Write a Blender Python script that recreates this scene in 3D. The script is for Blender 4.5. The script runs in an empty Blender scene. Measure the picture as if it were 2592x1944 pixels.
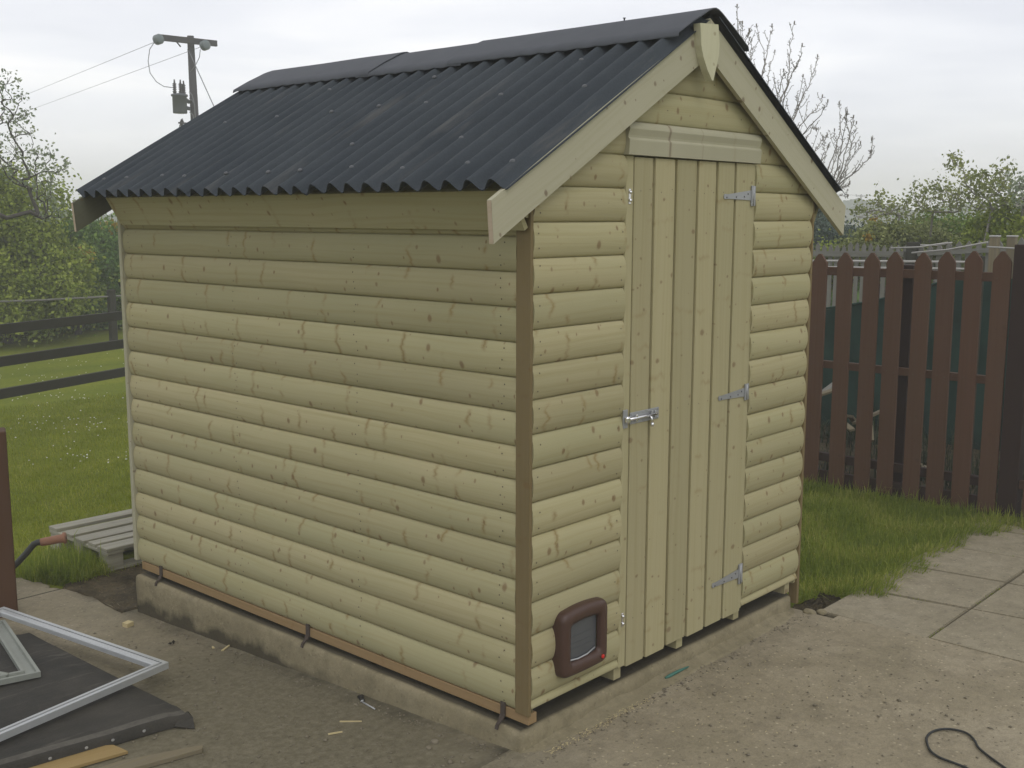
import bpy, bmesh, math, random
import numpy as np
from mathutils import Vector, Matrix, Euler
PI = math.pi
R = math.radians
random.seed(7)
rng = np.random.default_rng(11)
S = bpy.context.scene
C = S.collection

# ------------------------------------------------------------------ camera
CAM = Vector((-2.6348, -2.3031, 1.6459))
YAW, PITCH, ROLL, FPX = 0.83579, -0.15029, 0.0021, 2810.6
_f = Vector((math.sin(YAW) * math.cos(PITCH), math.cos(YAW) * math.cos(PITCH), math.sin(PITCH)))
_r0 = Vector((math.cos(YAW), -math.sin(YAW), 0))
_u0 = _r0.cross(_f)
_r = math.cos(ROLL) * _r0 + math.sin(ROLL) * _u0
_u = -math.sin(ROLL) * _r0 + math.cos(ROLL) * _u0
cam = bpy.data.cameras.new('camera')
camo = bpy.data.objects.new('camera', cam)
C.objects.link(camo)
camo.matrix_world = Matrix(((_r.x, _u.x, -_f.x, CAM.x), (_r.y, _u.y, -_f.y, CAM.y), (_r.z, _u.z, -_f.z, CAM.z), (0, 0, 0, 1)))
cam.sensor_width = 36.0
cam.lens = FPX / 2592 * 36.0
cam.clip_start = 0.05
cam.clip_end = 3000
S.camera = camo

# ------------------------------------------------------------------ world: overcast sky
SUN_EL, SUN_AZ = R(48), R(238)      # behind the camera, high
w = bpy.data.worlds.new('World')
S.world = w
w.use_nodes = True
nt = w.node_tree
nt.nodes.clear()
N = nt.nodes.new
out = N('ShaderNodeOutputWorld'); bg = N('ShaderNodeBackground')
sky = N('ShaderNodeTexSky'); sky.sky_type = 'NISHITA'; sky.sun_disc = False
sky.sun_elevation = SUN_EL; sky.sun_rotation = SUN_AZ
skym = N('ShaderNodeMixRGB'); skym.blend_type = 'MULTIPLY'; skym.inputs[0].default_value = 1
skym.inputs[2].default_value = (0.10, 0.10, 0.10, 1)
tc = N('ShaderNodeTexCoord'); mp = N('ShaderNodeMapping')
mp.inputs['Scale'].default_value = (1.5, 1.5, 8.5)
mp.inputs['Rotation'].default_value = (R(4), R(-5), R(20))
nz = N('ShaderNodeTexNoise'); nz.inputs['Scale'].default_value = 1.5; nz.inputs['Detail'].default_value = 5
nz.inputs['Roughness'].default_value = 0.5; nz.inputs['Distortion'].default_value = 0.5
cr = N('ShaderNodeValToRGB')
e = cr.color_ramp.elements
e[0].position = 0.37; e[0].color = (0.62, 0.625, 0.67, 1)
e[1].position = 0.64; e[1].color = (0.84, 0.825, 0.82, 1)
m = cr.color_ramp.elements.new(0.52); m.color = (0.72, 0.72, 0.75, 1)
mix = N('ShaderNodeMixRGB'); mix.inputs[0].default_value = 0.10
nt.links.new(tc.outputs['Generated'], mp.inputs[0]); nt.links.new(mp.outputs[0], nz.inputs[0])
nt.links.new(nz.outputs[0], cr.inputs[0]); nt.links.new(sky.outputs[0], skym.inputs[1])
nt.links.new(cr.outputs[0], mix.inputs[1]); nt.links.new(skym.outputs[0], mix.inputs[2])
sepw = N('ShaderNodeSeparateXYZ'); nt.links.new(tc.outputs['Generated'], sepw.inputs[0])
hb = N('ShaderNodeMapRange'); hb.inputs[1].default_value = 0.0; hb.inputs[2].default_value = 0.5; hb.inputs[3].default_value = 1.22; hb.inputs[4].default_value = 1.0
nt.links.new(sepw.outputs[2], hb.inputs[0]); nt.links.new(hb.outputs[0], bg.inputs[1])
nt.links.new(mix.outputs[0], bg.inputs[0])
nt.links.new(bg.outputs[0], out.inputs[0])
sun = bpy.data.lights.new('sun', 'SUN'); sun.energy = 0.5; sun.angle = R(25); sun.color = (1, 0.97, 0.90)
suno = bpy.data.objects.new('sun', sun); C.objects.link(suno)
sd = Vector((-math.cos(R(65)), -math.sin(R(65)), math.tan(SUN_EL)))   # from where the light comes
suno.rotation_euler = sd.to_track_quat('Z', 'Y').to_euler()
S.view_settings.view_transform = 'Standard'
S.view_settings.look = 'None'
S.view_settings.exposure = 0.38
S.view_settings.gamma = 1
S.render.engine = 'CYCLES'
S.cycles.use_denoising = True
S.cycles.max_bounces = 6
S.cycles.transparent_max_bounces = 24

# ------------------------------------------------------------------ helpers
def AT(px, py, d):
    """a point d metres from the camera (level distance) seen at px,py of the 2592 px photo"""
    v = _f + _r * ((px - 1296) / FPX) + _u * ((972 - py) / FPX)
    h = math.hypot(v.x, v.y)
    return CAM + v * (d / h)

def sstep(a, b, x):
    t = np.clip((x - a) / (b - a), 0, 1)
    return t * t * (3 - 2 * t)

def H(x, y):
    x = np.asarray(x, float); y = np.asarray(y, float)
    wl = 1 - sstep(0.2, 1.6, x - 0.6 * np.maximum(y - 2.5, 0))
    return -0.126 - 0.05 * np.clip(y, 0, 2.9) * wl

def Hf(x, y):
    return float(H(x, y))

class MB:
    """collects boxes, tubes, prisms with wood style uv and a per piece random id"""
    def __init__(self):
        self.v = []; self.f = []; self.uv = []; self.pid = []; self.mi = []; self.sm = []
    def add(self, vs, fs, uvs=None, pid=None, mi=0, smooth=False):
        o = len(self.v)
        self.v += [tuple(p) for p in vs]
        pid = random.uniform(0, 50) if pid is None else pid
        for k, f in enumerate(fs):
            self.f.append(tuple(i + o for i in f))
            if uvs is None:
                self.uv.append([(vs[i][0] + vs[i][1], vs[i][2]) for i in f])
            else:
                self.uv.append(uvs[k])
            self.pid.append(pid); self.mi.append(mi); self.sm.append(smooth)
    def box(self, p0, p1, pid=None, mi=0, M=None, bevel=0.0, grain=None):
        p0 = Vector(p0); p1 = Vector(p1)
        d = p1 - p0
        ax = grain if grain is not None else max(range(3), key=lambda i: abs(d[i]))
        bm = bmesh.new()
        bmesh.ops.create_cube(bm, size=1.0)
        for v in bm.verts:
            v.co = Vector([(p0[i] + p1[i]) / 2 + v.co[i] * d[i] for i in range(3)])
        if bevel > 0:
            bmesh.ops.bevel(bm, geom=list(bm.edges), offset=bevel, segments=1, affect='EDGES')
        bm.verts.index_update(); bm.normal_update()
        vs = [v.co.copy() for v in bm.verts]
        oth = [i for i in range(3) if i != ax]
        fs = []; uvs = []
        for f in bm.faces:
            n = f.normal
            a = oth[0] if abs(n[oth[1]]) > abs(n[oth[0]]) else oth[1]
            if abs(n[ax]) > 0.8:
                uvs.append([(vs[v.index][oth[0]] * .3, vs[v.index][oth[1]]) for v in f.verts])
            else:
                uvs.append([(vs[v.index][ax], vs[v.index][a]) for v in f.verts])
            fs.append([v.index for v in f.verts])
        bm.free()
        if M is not None: vs = [M @ v for v in vs]
        self.add(vs, fs, uvs, pid, mi)
    def prism(self, outline, origin, ax, ay, thick, pid=None, mi=0, uax=None):
        """outline (a,b) in the plane origin + a*ax + b*ay, extruded by thick along ax x ay"""
        origin = Vector(origin); ax = Vector(ax); ay = Vector(ay); n = ax.cross(ay).normalized() * thick
        k = len(outline)
        A = [origin + ax * a + ay * b for a, b in outline]
        B = [p + n for p in A]
        vs = A + B
        u = Vector(uax) if uax is not None else ax
        u = u.normalized(); vv = n.cross(u).normalized()
        def q(p): return (p.dot(u), p.dot(vv))
        fs = [list(range(k))[::-1], list(range(k, 2 * k))]
        uvs = [[q(vs[i]) for i in fs[0]], [q(vs[i]) for i in fs[1]]]
        for i in range(k):
            j = (i + 1) % k
            fs.append([i, j, j + k, i + k]); uvs.append([(q(vs[t])[0], q(vs[t])[1] + (0.02 if t >= k else 0)) for t in fs[-1]])
        self.add(vs, fs, uvs, pid, mi)
    def tube(self, pts, rad, seg=8, pid=None, mi=0, cap=True, smooth=True):
        pts = [Vector(p) for p in pts]
        if not isinstance(rad, (list, tuple)): rad = [rad] * len(pts)
        vs = []; prev = None; L = 0; us = []
        for i, p in enumerate(pts):
            t = (pts[min(i + 1, len(pts) - 1)] - pts[max(i - 1, 0)])
            if t.length < 1e-9: t = Vector((0, 0, 1))
            t.normalize()
            if prev is None:
                a = t.orthogonal().normalized()
            else:
                a = (prev - t * prev.dot(t))
                a = a.normalized() if a.length > 1e-6 else t.orthogonal().normalized()
            prev = a; b = t.cross(a)
            if i: L += (p - pts[i - 1]).length
            us.append(L)
            for s in range(seg):
                an = 2 * PI * s / seg
                vs.append(p + (a * math.cos(an) + b * math.sin(an)) * rad[i])
        fs = []; uvs = []
        for i in range(len(pts) - 1):
            for s in range(seg):
                s2 = (s + 1) % seg
                fs.append([i * seg + s, i * seg + s2, (i + 1) * seg + s2, (i + 1) * seg + s])
                c = 2 * PI * max(rad[i], 1e-4)
                uvs.append([(us[i], c * s / seg), (us[i], c * (s + 1) / seg), (us[i + 1], c * (s + 1) / seg), (us[i + 1], c * s / seg)])
        if cap:
            fs.append(list(range(seg))[::-1]); uvs.append([(0, 0)] * seg)
            o = (len(pts) - 1) * seg
            fs.append([o + s for s in range(seg)]); uvs.append([(0, 0)] * seg)
        self.add(vs, fs, uvs, pid, mi, smooth)
    def lathe(self, prof, origin, axis=(0, 0, 1), seg=14, pid=None, mi=0):
        """prof: list of (radius, height along axis)"""
        axis = Vector(axis).normalized(); a = axis.orthogonal().normalized(); b = axis.cross(a); o = Vector(origin)
        vs = []
        for r_, h in prof:
            for s in range(seg):
                an = 2 * PI * s / seg
                vs.append(o + axis * h + (a * math.cos(an) + b * math.sin(an)) * r_)
        fs = []
        for i in range(len(prof) - 1):
            for s in range(seg):
                s2 = (s + 1) % seg
                fs.append([i * seg + s, i * seg + s2, (i + 1) * seg + s2, (i + 1) * seg + s])
        fs.append(list(range(seg))[::-1]); fs.append([(len(prof) - 1) * seg + s for s in range(seg)])
        self.add(vs, fs, None, pid, mi, True)
    def build(self, name, mats, parent=None):
        me = bpy.data.meshes.new(name)
        me.from_pydata([tuple(v) for v in self.v], [], self.f)
        uvl = me.uv_layers.new(name='UVMap')
        flat = [c for f in self.uv for uv in f for c in uv]
        uvl.data.foreach_set('uv', flat)
        at = me.attributes.new('pid', 'FLOAT', 'FACE')
        at.data.foreach_set('value', self.pid)
        if not isinstance(mats, (list, tuple)): mats = [mats]
        for m_ in mats: me.materials.append(m_)
        me.polygons.foreach_set('material_index', self.mi)
        me.polygons.foreach_set('use_smooth', self.sm)
        me.update()
        o = bpy.data.objects.new(name, me)
        C.objects.link(o)
        if parent is not None: o.parent = parent
        return o

def rebase(root):
    """children were modelled in world coordinates: keep them there under a moved parent"""
    for ch in root.children:
        ch.matrix_parent_inverse = Matrix.Translation(-Vector(root.location))

def thing(name, loc, label, cat, group=None):
    o = bpy.data.objects.new(name, None); C.objects.link(o)
    o.location = loc; o.empty_display_size = 0.2
    o['label'] = label; o['category'] = cat
    if group: o['group'] = group
    return o

def tag(o, label, cat, group=None, kind=None):
    o['label'] = label; o['category'] = cat
    if group: o['group'] = group
    if kind: o['kind'] = kind
    return o

def structure(o):
    o['kind'] = 'structure'
    return o

# ------------------------------------------------------------------ materials
def mat(name, rough=0.8, spec=0.3, metal=0.0):
    m_ = bpy.data.materials.new(name); m_.use_nodes = True
    t = m_.node_tree
    b = t.nodes['Principled BSDF']
    b.inputs['Roughness'].default_value = rough
    b.inputs['Specular IOR Level'].default_value = spec
    b.inputs['Metallic'].default_value = metal
    return m_, t, b

def nd(t, typ, **kw):
    n = t.nodes.new(typ)
    for k, v in kw.items():
        if k in n.inputs: n.inputs[k].default_value = v
        else: setattr(n, k, v)
    return n

def ramp(t, src, stops):
    c = t.nodes.new('ShaderNodeValToRGB')
    el = c.color_ramp.elements
    el[0].position, el[0].color = stops[0][0], (*stops[0][1], 1)
    el[1].position, el[1].color = stops[-1][0], (*stops[-1][1], 1)
    for p, col in stops[1:-1]:
        x = el.new(p); x.color = (*col, 1)
    t.links.new(src, c.inputs[0])
    return c.outputs[0]

def mixc(t, fac, a, b, blend='MIX'):
    m_ = t.nodes.new('ShaderNodeMixRGB'); m_.blend_type = blend
    for i, s in ((0, fac), (1, a), (2, b)):
        if isinstance(s, (int, float)): m_.inputs[i].default_value = s
        elif isinstance(s, tuple): m_.inputs[i].default_value = (*s, 1)
        else: t.links.new(s, m_.inputs[i])
    return m_.outputs[0]

def mth(t, op, a, b=0.0, c=None, clamp=False):
    m_ = t.nodes.new('ShaderNodeMath'); m_.operation = op; m_.use_clamp = clamp
    for i, s in ((0, a), (1, b), (2, c)):
        if s is None: continue
        if isinstance(s, (int, float)): m_.inputs[i].default_value = s
        else: t.links.new(s, m_.inputs[i])
    return m_.outputs[0]

def comb(t, x, y, z):
    c = t.nodes.new('ShaderNodeCombineXYZ')
    for i, s in enumerate((x, y, z)):
        if isinstance(s, (int, float)): c.inputs[i].default_value = s
        else: t.links.new(s, c.inputs[i])
    return c.outputs[0]

def noise(t, vec, scale, detail=4, rough=0.5, dist=0.0):
    n = nd(t, 'ShaderNodeTexNoise', Scale=scale, Detail=detail, Roughness=rough, Distortion=dist)
    if vec is not None: t.links.new(vec, n.inputs['Vector'])
    return n.outputs[0]

def bump(t, b, h, strength, dist=0.01):
    n = nd(t, 'ShaderNodeBump', Strength=strength, Distance=dist)
    t.links.new(h, n.inputs['Height']); t.links.new(n.outputs[0], b.inputs['Normal'])

def wood(name, A, B, knots=1.0, rough=0.75, streak=0.25, dark=(0.16, 0.085, 0.03), grey=0.0, whorl=0.6, spec=0.25):
    m_, t, b = mat(name, rough, spec)
    uv = nd(t, 'ShaderNodeUVMap', uv_map='UVMap').outputs[0]
    at = nd(t, 'ShaderNodeAttribute', attribute_name='pid').outputs['Fac']
    sp = t.nodes.new('ShaderNodeSeparateXYZ'); t.links.new(uv, sp.inputs[0])
    u, v = sp.outputs[0], sp.outputs[1]
    p = mth(t, 'MULTIPLY', at, 3.71)
    # fine grain and broader growth figure
    wob = noise(t, comb(t, mth(t, 'MULTIPLY', u, 1.6), mth(t, 'MULTIPLY', v, 6), p), 1.0, 2)
    vv = mth(t, 'ADD', v, mth(t, 'MULTIPLY', wob, 0.05))
    g1 = noise(t, comb(t, mth(t, 'MULTIPLY', u, 2.2), mth(t, 'MULTIPLY', vv, 210), p), 1.0, 3, 0.6)
    g2 = noise(t, comb(t, mth(t, 'MULTIPLY', u, 0.9), mth(t, 'MULTIPLY', vv, 75), p), 1.0, 3, 0.6)
    big = noise(t, comb(t, mth(t, 'MULTIPLY', u, 2.3), mth(t, 'MULTIPLY', v, 9), mth(t, 'ADD', p, 9)), 1.0, 3, 0.5)
    wn = nd(t, 'ShaderNodeTexWhiteNoise', noise_dimensions='1D'); t.links.new(at, wn.inputs['W'])
    r1 = wn.outputs['Value']
    wn2 = nd(t, 'ShaderNodeTexWhiteNoise', noise_dimensions='1D'); t.links.new(mth(t, 'ADD', at, 5.3), wn2.inputs['W'])
    r2 = wn2.outputs['Value']
    f = mth(t, 'ADD', mth(t, 'MULTIPLY', r1, 0.55), mth(t, 'MULTIPLY', mth(t, 'SUBTRACT', big, 0.3), 1.0), clamp=True)
    col = mixc(t, f, A, B)
    dk = tuple(c * (0.78 if i < 2 else 0.66) for i, c in enumerate(A))
    sf = mth(t, 'MULTIPLY', mth(t, 'SUBTRACT', g2, 0.46, clamp=True), 5.0 * streak, clamp=True)
    col = mixc(t, sf, col, dk)
    sf1 = mth(t, 'MULTIPLY', mth(t, 'SUBTRACT', g1, 0.5, clamp=True), 2.4 * streak, clamp=True)
    col = mixc(t, sf1, col, dk)
    br = mth(t, 'ADD', 0.89, mth(t, 'MULTIPLY', r2, 0.17))
    col = mixc(t, 1.0, col, comb(t, br, br, br), 'MULTIPLY')
    if whorl > 0:
        jit = mth(t, 'MULTIPLY', noise(t, comb(t, mth(t, 'MULTIPLY', u, 5), mth(t, 'MULTIPLY', v, 24), p), 1.0, 3, 0.6), 0.075)
        uw = mth(t, 'ADD', mth(t, 'ADD', u, jit), mth(t, 'MULTIPLY', r1, 7.3))
        vo = nd(t, 'ShaderNodeTexVoronoi', voronoi_dimensions='1D', Scale=4.2)
        t.links.new(uw, vo.inputs['W'])
        wm = ramp(t, vo.outputs['Distance'], [(0.0, (1, 1, 1)), (0.028, (0.4, 0.4, 0.4)), (0.06, (0, 0, 0))])
        brk = mth(t, 'MULTIPLY', mth(t, 'SUBTRACT', noise(t, comb(t, mth(t, 'MULTIPLY', u, 7), mth(t, 'MULTIPLY', v, 15), mth(t, 'ADD', p, 4)), 1.0, 2), 0.47, clamp=True), 6.5, clamp=True)
        col = mixc(t, mth(t, 'MULTIPLY', mth(t, 'MULTIPLY', wm, brk), whorl), col, tuple(c * q for c, q in zip(A, (0.62, 0.52, 0.38))))
    if knots > 0:
        for sc, r_in, off, st in ((6.5, 0.052, 0.0, 0.72), (11.0, 0.05, 3.3, 0.6)):
            vo = nd(t, 'ShaderNodeTexVoronoi', voronoi_dimensions='2D', Scale=sc)
            wv = noise(t, comb(t, mth(t, 'MULTIPLY', u, 60), mth(t, 'MULTIPLY', v, 60), p), 1.0, 2)
            t.links.new(comb(t, mth(t, 'ADD', mth(t, 'ADD', u, mth(t, 'MULTIPLY', wv, 0.008)), mth(t, 'MULTIPLY', p, 1.37)),
                        mth(t, 'ADD', mth(t, 'MULTIPLY', v, 0.75), mth(t, 'ADD', p, off)), 0.0), vo.inputs['Vector'])
            sepc = t.nodes.new('ShaderNodeSeparateColor'); t.links.new(vo.outputs['Color'], sepc.inputs[0])
            size = mth(t, 'MULTIPLY', mth(t, 'SUBTRACT', sepc.outputs[0], 0.18, clamp=True), r_in * 2.3)
            k = mth(t, 'DIVIDE', vo.outputs['Distance'], mth(t, 'MAXIMUM', size, 0.0008))
            km = ramp(t, k, [(0.0, (1, 1, 1)), (0.55, (0.85, 0.85, 0.85)), (0.8, (0.25, 0.25, 0.25)), (1.0, (0, 0, 0))])
            col = mixc(t, mth(t, 'MULTIPLY', km, st * knots), col, dark)
    if grey > 0:
        gm = noise(t, comb(t, mth(t, 'MULTIPLY', u, 2), mth(t, 'MULTIPLY', v, 40), p), 1.0, 4, 0.6)
        col = mixc(t, mth(t, 'MULTIPLY', mth(t, 'SUBTRACT', gm, 0.4, clamp=True), grey * 4, clamp=True), col, (0.12, 0.11, 0.085))
    t.links.new(col, b.inputs['Base Color'])
    bump(t, b, g1, 0.25, 0.002)
    return m_

def stone(name, A, B, Cc, speck=0.5, scale=1.0, bumpk=0.5, rough=0.92, overlay=None):
    """concrete: aggregate speckle, soft patches, small pits, optional overlay colour by object position"""
    m_, t, b = mat(name, rough, 0.2)
    co = nd(t, 'ShaderNodeTexCoord').outputs['Object']
    n1 = noise(t, co, 2.1 * scale, 6, 0.6, 0.4)
    n2 = noise(t, co, 11 * scale, 5, 0.65)
    n3 = noise(t, co, 150, 3, 0.75)
    n4 = noise(t, co, 48, 4, 0.7)
    col = ramp(t, n1, [(0.3, A), (0.5, B), (0.7, Cc)])
    col = mixc(t, mth(t, 'MULTIPLY', mth(t, 'SUBTRACT', n2, 0.45, clamp=True), 2.6, clamp=True), col, tuple(c * 0.66 for c in B))
    s3 = mth(t, 'ADD', 1 - 0.5 * speck, mth(t, 'MULTIPLY', n3, speck))
    col = mixc(t, 1.0, col, comb(t, s3, s3, s3), 'MULTIPLY')
    s4 = mth(t, 'ADD', 1 - 0.35 * speck, mth(t, 'MULTIPLY', n4, 0.7 * speck))
    col = mixc(t, 1.0, col, comb(t, s4, s4, s4), 'MULTIPLY')
    vo = nd(t, 'ShaderNodeTexVoronoi', Scale=52.0); t.links.new(co, vo.inputs['Vector'])
    sc = t.nodes.new('ShaderNodeSeparateColor'); t.links.new(vo.outputs['Color'], sc.inputs[0])
    peb = mth(t, 'MULTIPLY', mth(t, 'GREATER_THAN', sc.outputs[0], 0.86), mth(t, 'LESS_THAN', vo.outputs['Distance'], 0.26))
    col = mixc(t, mth(t, 'MULTIPLY', peb, 0.28 * speck * 2), col, tuple(min(1, c * 1.7) for c in Cc))
    drk = mth(t, 'MULTIPLY', mth(t, 'LESS_THAN', sc.outputs[0], 0.12), mth(t, 'LESS_THAN', vo.outputs['Distance'], 0.3))
    col = mixc(t, mth(t, 'MULTIPLY', drk, 0.35 * speck * 2), col, tuple(c * 0.4 for c in A))
    if overlay is not None:
        col = overlay(t, co, col)
    t.links.new(col, b.inputs['Base Color'])
    hh = mth(t, 'ADD', mth(t, 'MULTIPLY', n4, 0.7), mth(t, 'ADD', mth(t, 'MULTIPLY', n3, 0.3), mth(t, 'MULTIPLY', n2, 1.2)))
    bump(t, b, hh, bumpk, 0.012)
    return m_

def leafmat(name, A, B, D=None, trans=0.25):
    m_, t, b = mat(name, 0.6, 0.25)
    at = nd(t, 'ShaderNodeAttribute', attribute_name='pid').outputs['Fac']
    st = [(0.0, A), (1.0, B)] if D is None else [(0.0, A), (0.6, B), (1.0, D)]
    col = ramp(t, at, st)
    t.links.new(col, b.inputs['Base Color'])
    tr = nd(t, 'ShaderNodeBsdfTranslucent'); t.links.new(col, tr.inputs[0])
    mx = t.nodes.new('ShaderNodeMixShader'); mx.inputs[0].default_value = trans
    t.links.new(b.outputs[0], mx.inputs[1]); t.links.new(tr.outputs[0], mx.inputs[2])
    t.links.new(mx.outputs[0], t.nodes['Material Output'].inputs[0])
    return m_

def simple(name, col, rough=0.5, spec=0.4, metal=0.0, var=0.25, scale=30, bmp=0.1):
    m_, t, b = mat(name, rough, spec, metal)
    co = nd(t, 'ShaderNodeTexCoord').outputs['Object']
    n = noise(t, co, scale, 5, 0.65)
    n2 = noise(t, co, scale * 0.17, 3, 0.6)
    s = mth(t, 'ADD', 1 - var, mth(t, 'MULTIPLY', mth(t, 'ADD', n, n2), var))
    c = mixc(t, 1.0, col, comb(t, s, s, s), 'MULTIPLY')
    t.links.new(c, b.inputs['Base Color'])
    rr = mth(t, 'ADD', rough - 0.1, mth(t, 'MULTIPLY', n, 0.2), clamp=True)
    t.links.new(rr, b.inputs['Roughness'])
    bump(t, b, n, bmp, 0.004)
    return m_

M = {}
M['wood'] = wood('treated_pine', (0.415, 0.367, 0.214), (0.350, 0.334, 0.189), knots=1.0, whorl=0.95, streak=0.45, dark=(0.177, 0.103, 0.048), spec=0.1)
M['woodwarm'] = wood('treated_pine_door', (0.405, 0.360, 0.211), (0.362, 0.334, 0.193), knots=0.9, whorl=0.4, streak=0.35, dark=(0.162, 0.100, 0.047), spec=0.1)
M['woodtrim'] = wood('treated_pine_trim', (0.415, 0.393, 0.284), (0.379, 0.365, 0.256), knots=1.1, whorl=0.3, dark=(0.147, 0.098, 0.063), spec=0.1)
M['woodshade'] = wood('shade_toned_pine', (0.12, 0.12, 0.085), (0.10, 0.105, 0.075), knots=0.6, whorl=0.2, spec=0.1)  # pine darkened to paint the roof's shade onto the far bargeboards
M['woodpale'] = wood('pale_pine', (0.574, 0.554, 0.387), (0.536, 0.521, 0.361), knots=0.6, whorl=0.1, spec=0.1)
M['woodend'] = wood('cut_pine_end', (0.50, 0.40, 0.30), (0.45, 0.37, 0.27), knots=0, whorl=0, streak=0.4)
M['woodpost'] = wood('brownish_pine', (0.210, 0.156, 0.074), (0.185, 0.141, 0.065), knots=0.5, whorl=0.2, streak=0.45)
M['woodjoist'] = wood('fresh_sawn_pine', (0.312, 0.204, 0.098), (0.281, 0.200, 0.102), knots=0.3, whorl=0.3, streak=0.4)
M['red'] = wood('red_brown_stain', (0.104, 0.051, 0.030), (0.084, 0.047, 0.028), knots=0.25, whorl=0.1, streak=0.5, dark=(0.032, 0.017, 0.011), grey=0.05)
M['reddark'] = wood('dark_brown_stain', (0.036, 0.019, 0.014), (0.028, 0.016, 0.013), knots=0.1, whorl=0, streak=0.4, dark=(0.008, 0.006, 0.005))
M['brownpost'] = wood('brown_post_stain', (0.096, 0.048, 0.024), (0.072, 0.038, 0.021), knots=0.3, whorl=0, streak=0.6, dark=(0.029, 0.019, 0.011))
M['greywood'] = wood('weathered_grey_wood', (0.385, 0.367, 0.298), (0.303, 0.291, 0.236), knots=0.3, whorl=0.1, streak=0.8, grey=0.35, dark=(0.092, 0.081, 0.058))
M['splitboard'] = wood('split_board', (0.24, 0.20, 0.13), (0.17, 0.145, 0.09), knots=0.3, whorl=0.1, streak=1.0, grey=0.4, dark=(0.08, 0.06, 0.04))
M['palegrey'] = wood('pale_weathered_wood', (0.216, 0.212, 0.194), (0.173, 0.173, 0.155), knots=0.1, whorl=0, streak=0.6, grey=0.25)
M['railwood'] = wood('dark_fence_rail', (0.040, 0.038, 0.026), (0.028, 0.029, 0.021), knots=0, whorl=0, streak=0.4, grey=0.0)
M['ply'] = wood('tan_plywood', (0.36, 0.25, 0.10), (0.32, 0.23, 0.10), knots=0.2, whorl=0, streak=0.5)
M['rail_white'] = simple('white_rail', (0.42, 0.41, 0.38), 0.7)

def yard_dirt(t, co, col):
    sp = t.nodes.new('ShaderNodeSeparateXYZ'); t.links.new(co, sp.inputs[0])
    n = noise(t, co, 3.2, 5, 0.65)
    # the yard beside the long wall is covered with brown silt and moss
    side = mth(t, 'ADD', mth(t, 'MULTIPLY', sp.outputs[0], -2.2), mth(t, 'MULTIPLY', sp.outputs[1], 1.4))
    f = mth(t, 'MULTIPLY', mth(t, 'ADD', mth(t, 'ADD', side, 0.15), mth(t, 'MULTIPLY', n, 1.2)), 0.62, clamp=True)
    n2 = noise(t, co, 38, 5, 0.7)
    dcol = ramp(t, n2, [(0.28, (0.115, 0.101, 0.064)), (0.5, (0.158, 0.140, 0.092)), (0.72, (0.21, 0.187, 0.128))])
    # clean swept strip further back on the left
    far = mth(t, 'MULTIPLY', mth(t, 'SUBTRACT', sp.outputs[1], 1.55), 1.3, clamp=True)
    f = mth(t, 'MULTIPLY', f, mth(t, 'SUBTRACT', 1.0, mth(t, 'MULTIPLY', far, 0.75)))
    col = mixc(t, f, col, dcol)
    # open joint across the back of the yard
    jn = mth(t, 'LESS_THAN', mth(t, 'ABSOLUTE', mth(t, 'SUBTRACT', mth(t, 'ADD', sp.outputs[1], mth(t, 'MULTIPLY', n, 0.012)), 3.152)), 0.007)
    col = mixc(t, mth(t, 'MULTIPLY', jn, 0.85), col, (0.03, 0.027, 0.018))
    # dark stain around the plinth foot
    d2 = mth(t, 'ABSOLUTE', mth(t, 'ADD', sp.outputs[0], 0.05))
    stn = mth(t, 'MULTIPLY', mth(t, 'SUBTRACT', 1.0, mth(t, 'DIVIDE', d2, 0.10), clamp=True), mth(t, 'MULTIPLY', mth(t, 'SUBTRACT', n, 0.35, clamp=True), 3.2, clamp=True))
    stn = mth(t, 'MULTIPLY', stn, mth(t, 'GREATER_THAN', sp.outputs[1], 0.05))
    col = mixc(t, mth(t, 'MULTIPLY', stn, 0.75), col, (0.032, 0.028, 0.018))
    return col
M['concrete'] = stone('yard_concrete', (0.234, 0.203, 0.132), (0.286, 0.246, 0.166), (0.337, 0.293, 0.206), speck=0.75, overlay=yard_dirt)

def plinth_shade_dirt(t, co, col):
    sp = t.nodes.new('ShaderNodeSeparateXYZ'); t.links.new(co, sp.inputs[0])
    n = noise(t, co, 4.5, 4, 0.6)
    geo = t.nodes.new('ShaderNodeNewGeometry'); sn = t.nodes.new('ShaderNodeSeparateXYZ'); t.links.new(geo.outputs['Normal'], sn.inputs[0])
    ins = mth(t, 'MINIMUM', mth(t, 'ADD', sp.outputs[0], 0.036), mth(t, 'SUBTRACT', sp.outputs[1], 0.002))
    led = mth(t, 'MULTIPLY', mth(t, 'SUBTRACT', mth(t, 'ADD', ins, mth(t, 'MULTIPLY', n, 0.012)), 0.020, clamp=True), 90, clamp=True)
    col = mixc(t, mth(t, 'MULTIPLY', mth(t, 'GREATER_THAN', sn.outputs[2], 0.6), mth(t, 'MULTIPLY', led, 0.85)), col, (0.045, 0.039, 0.026))  # dark colour on the inner ledge paints the shed's shade, with some dirt
    # damp dark stain low on the long side, ragged upper edge
    hgt = mth(t, 'ADD', mth(t, 'MULTIPLY', mth(t, 'SUBTRACT', sp.outputs[1], 0.75), -0.050), -0.205)
    lim = mth(t, 'ADD', hgt, mth(t, 'MULTIPLY', n, 0.22))
    m1 = mth(t, 'MULTIPLY', mth(t, 'SUBTRACT', lim, sp.outputs[2], clamp=True), 26, clamp=True)
    m1 = mth(t, 'MULTIPLY', m1, mth(t, 'MULTIPLY', mth(t, 'SUBTRACT', sp.outputs[1], 0.95, clamp=True), 3, clamp=True))
    return mixc(t, mth(t, 'MULTIPLY', m1, 0.8), col, (0.042, 0.037, 0.024))
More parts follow.
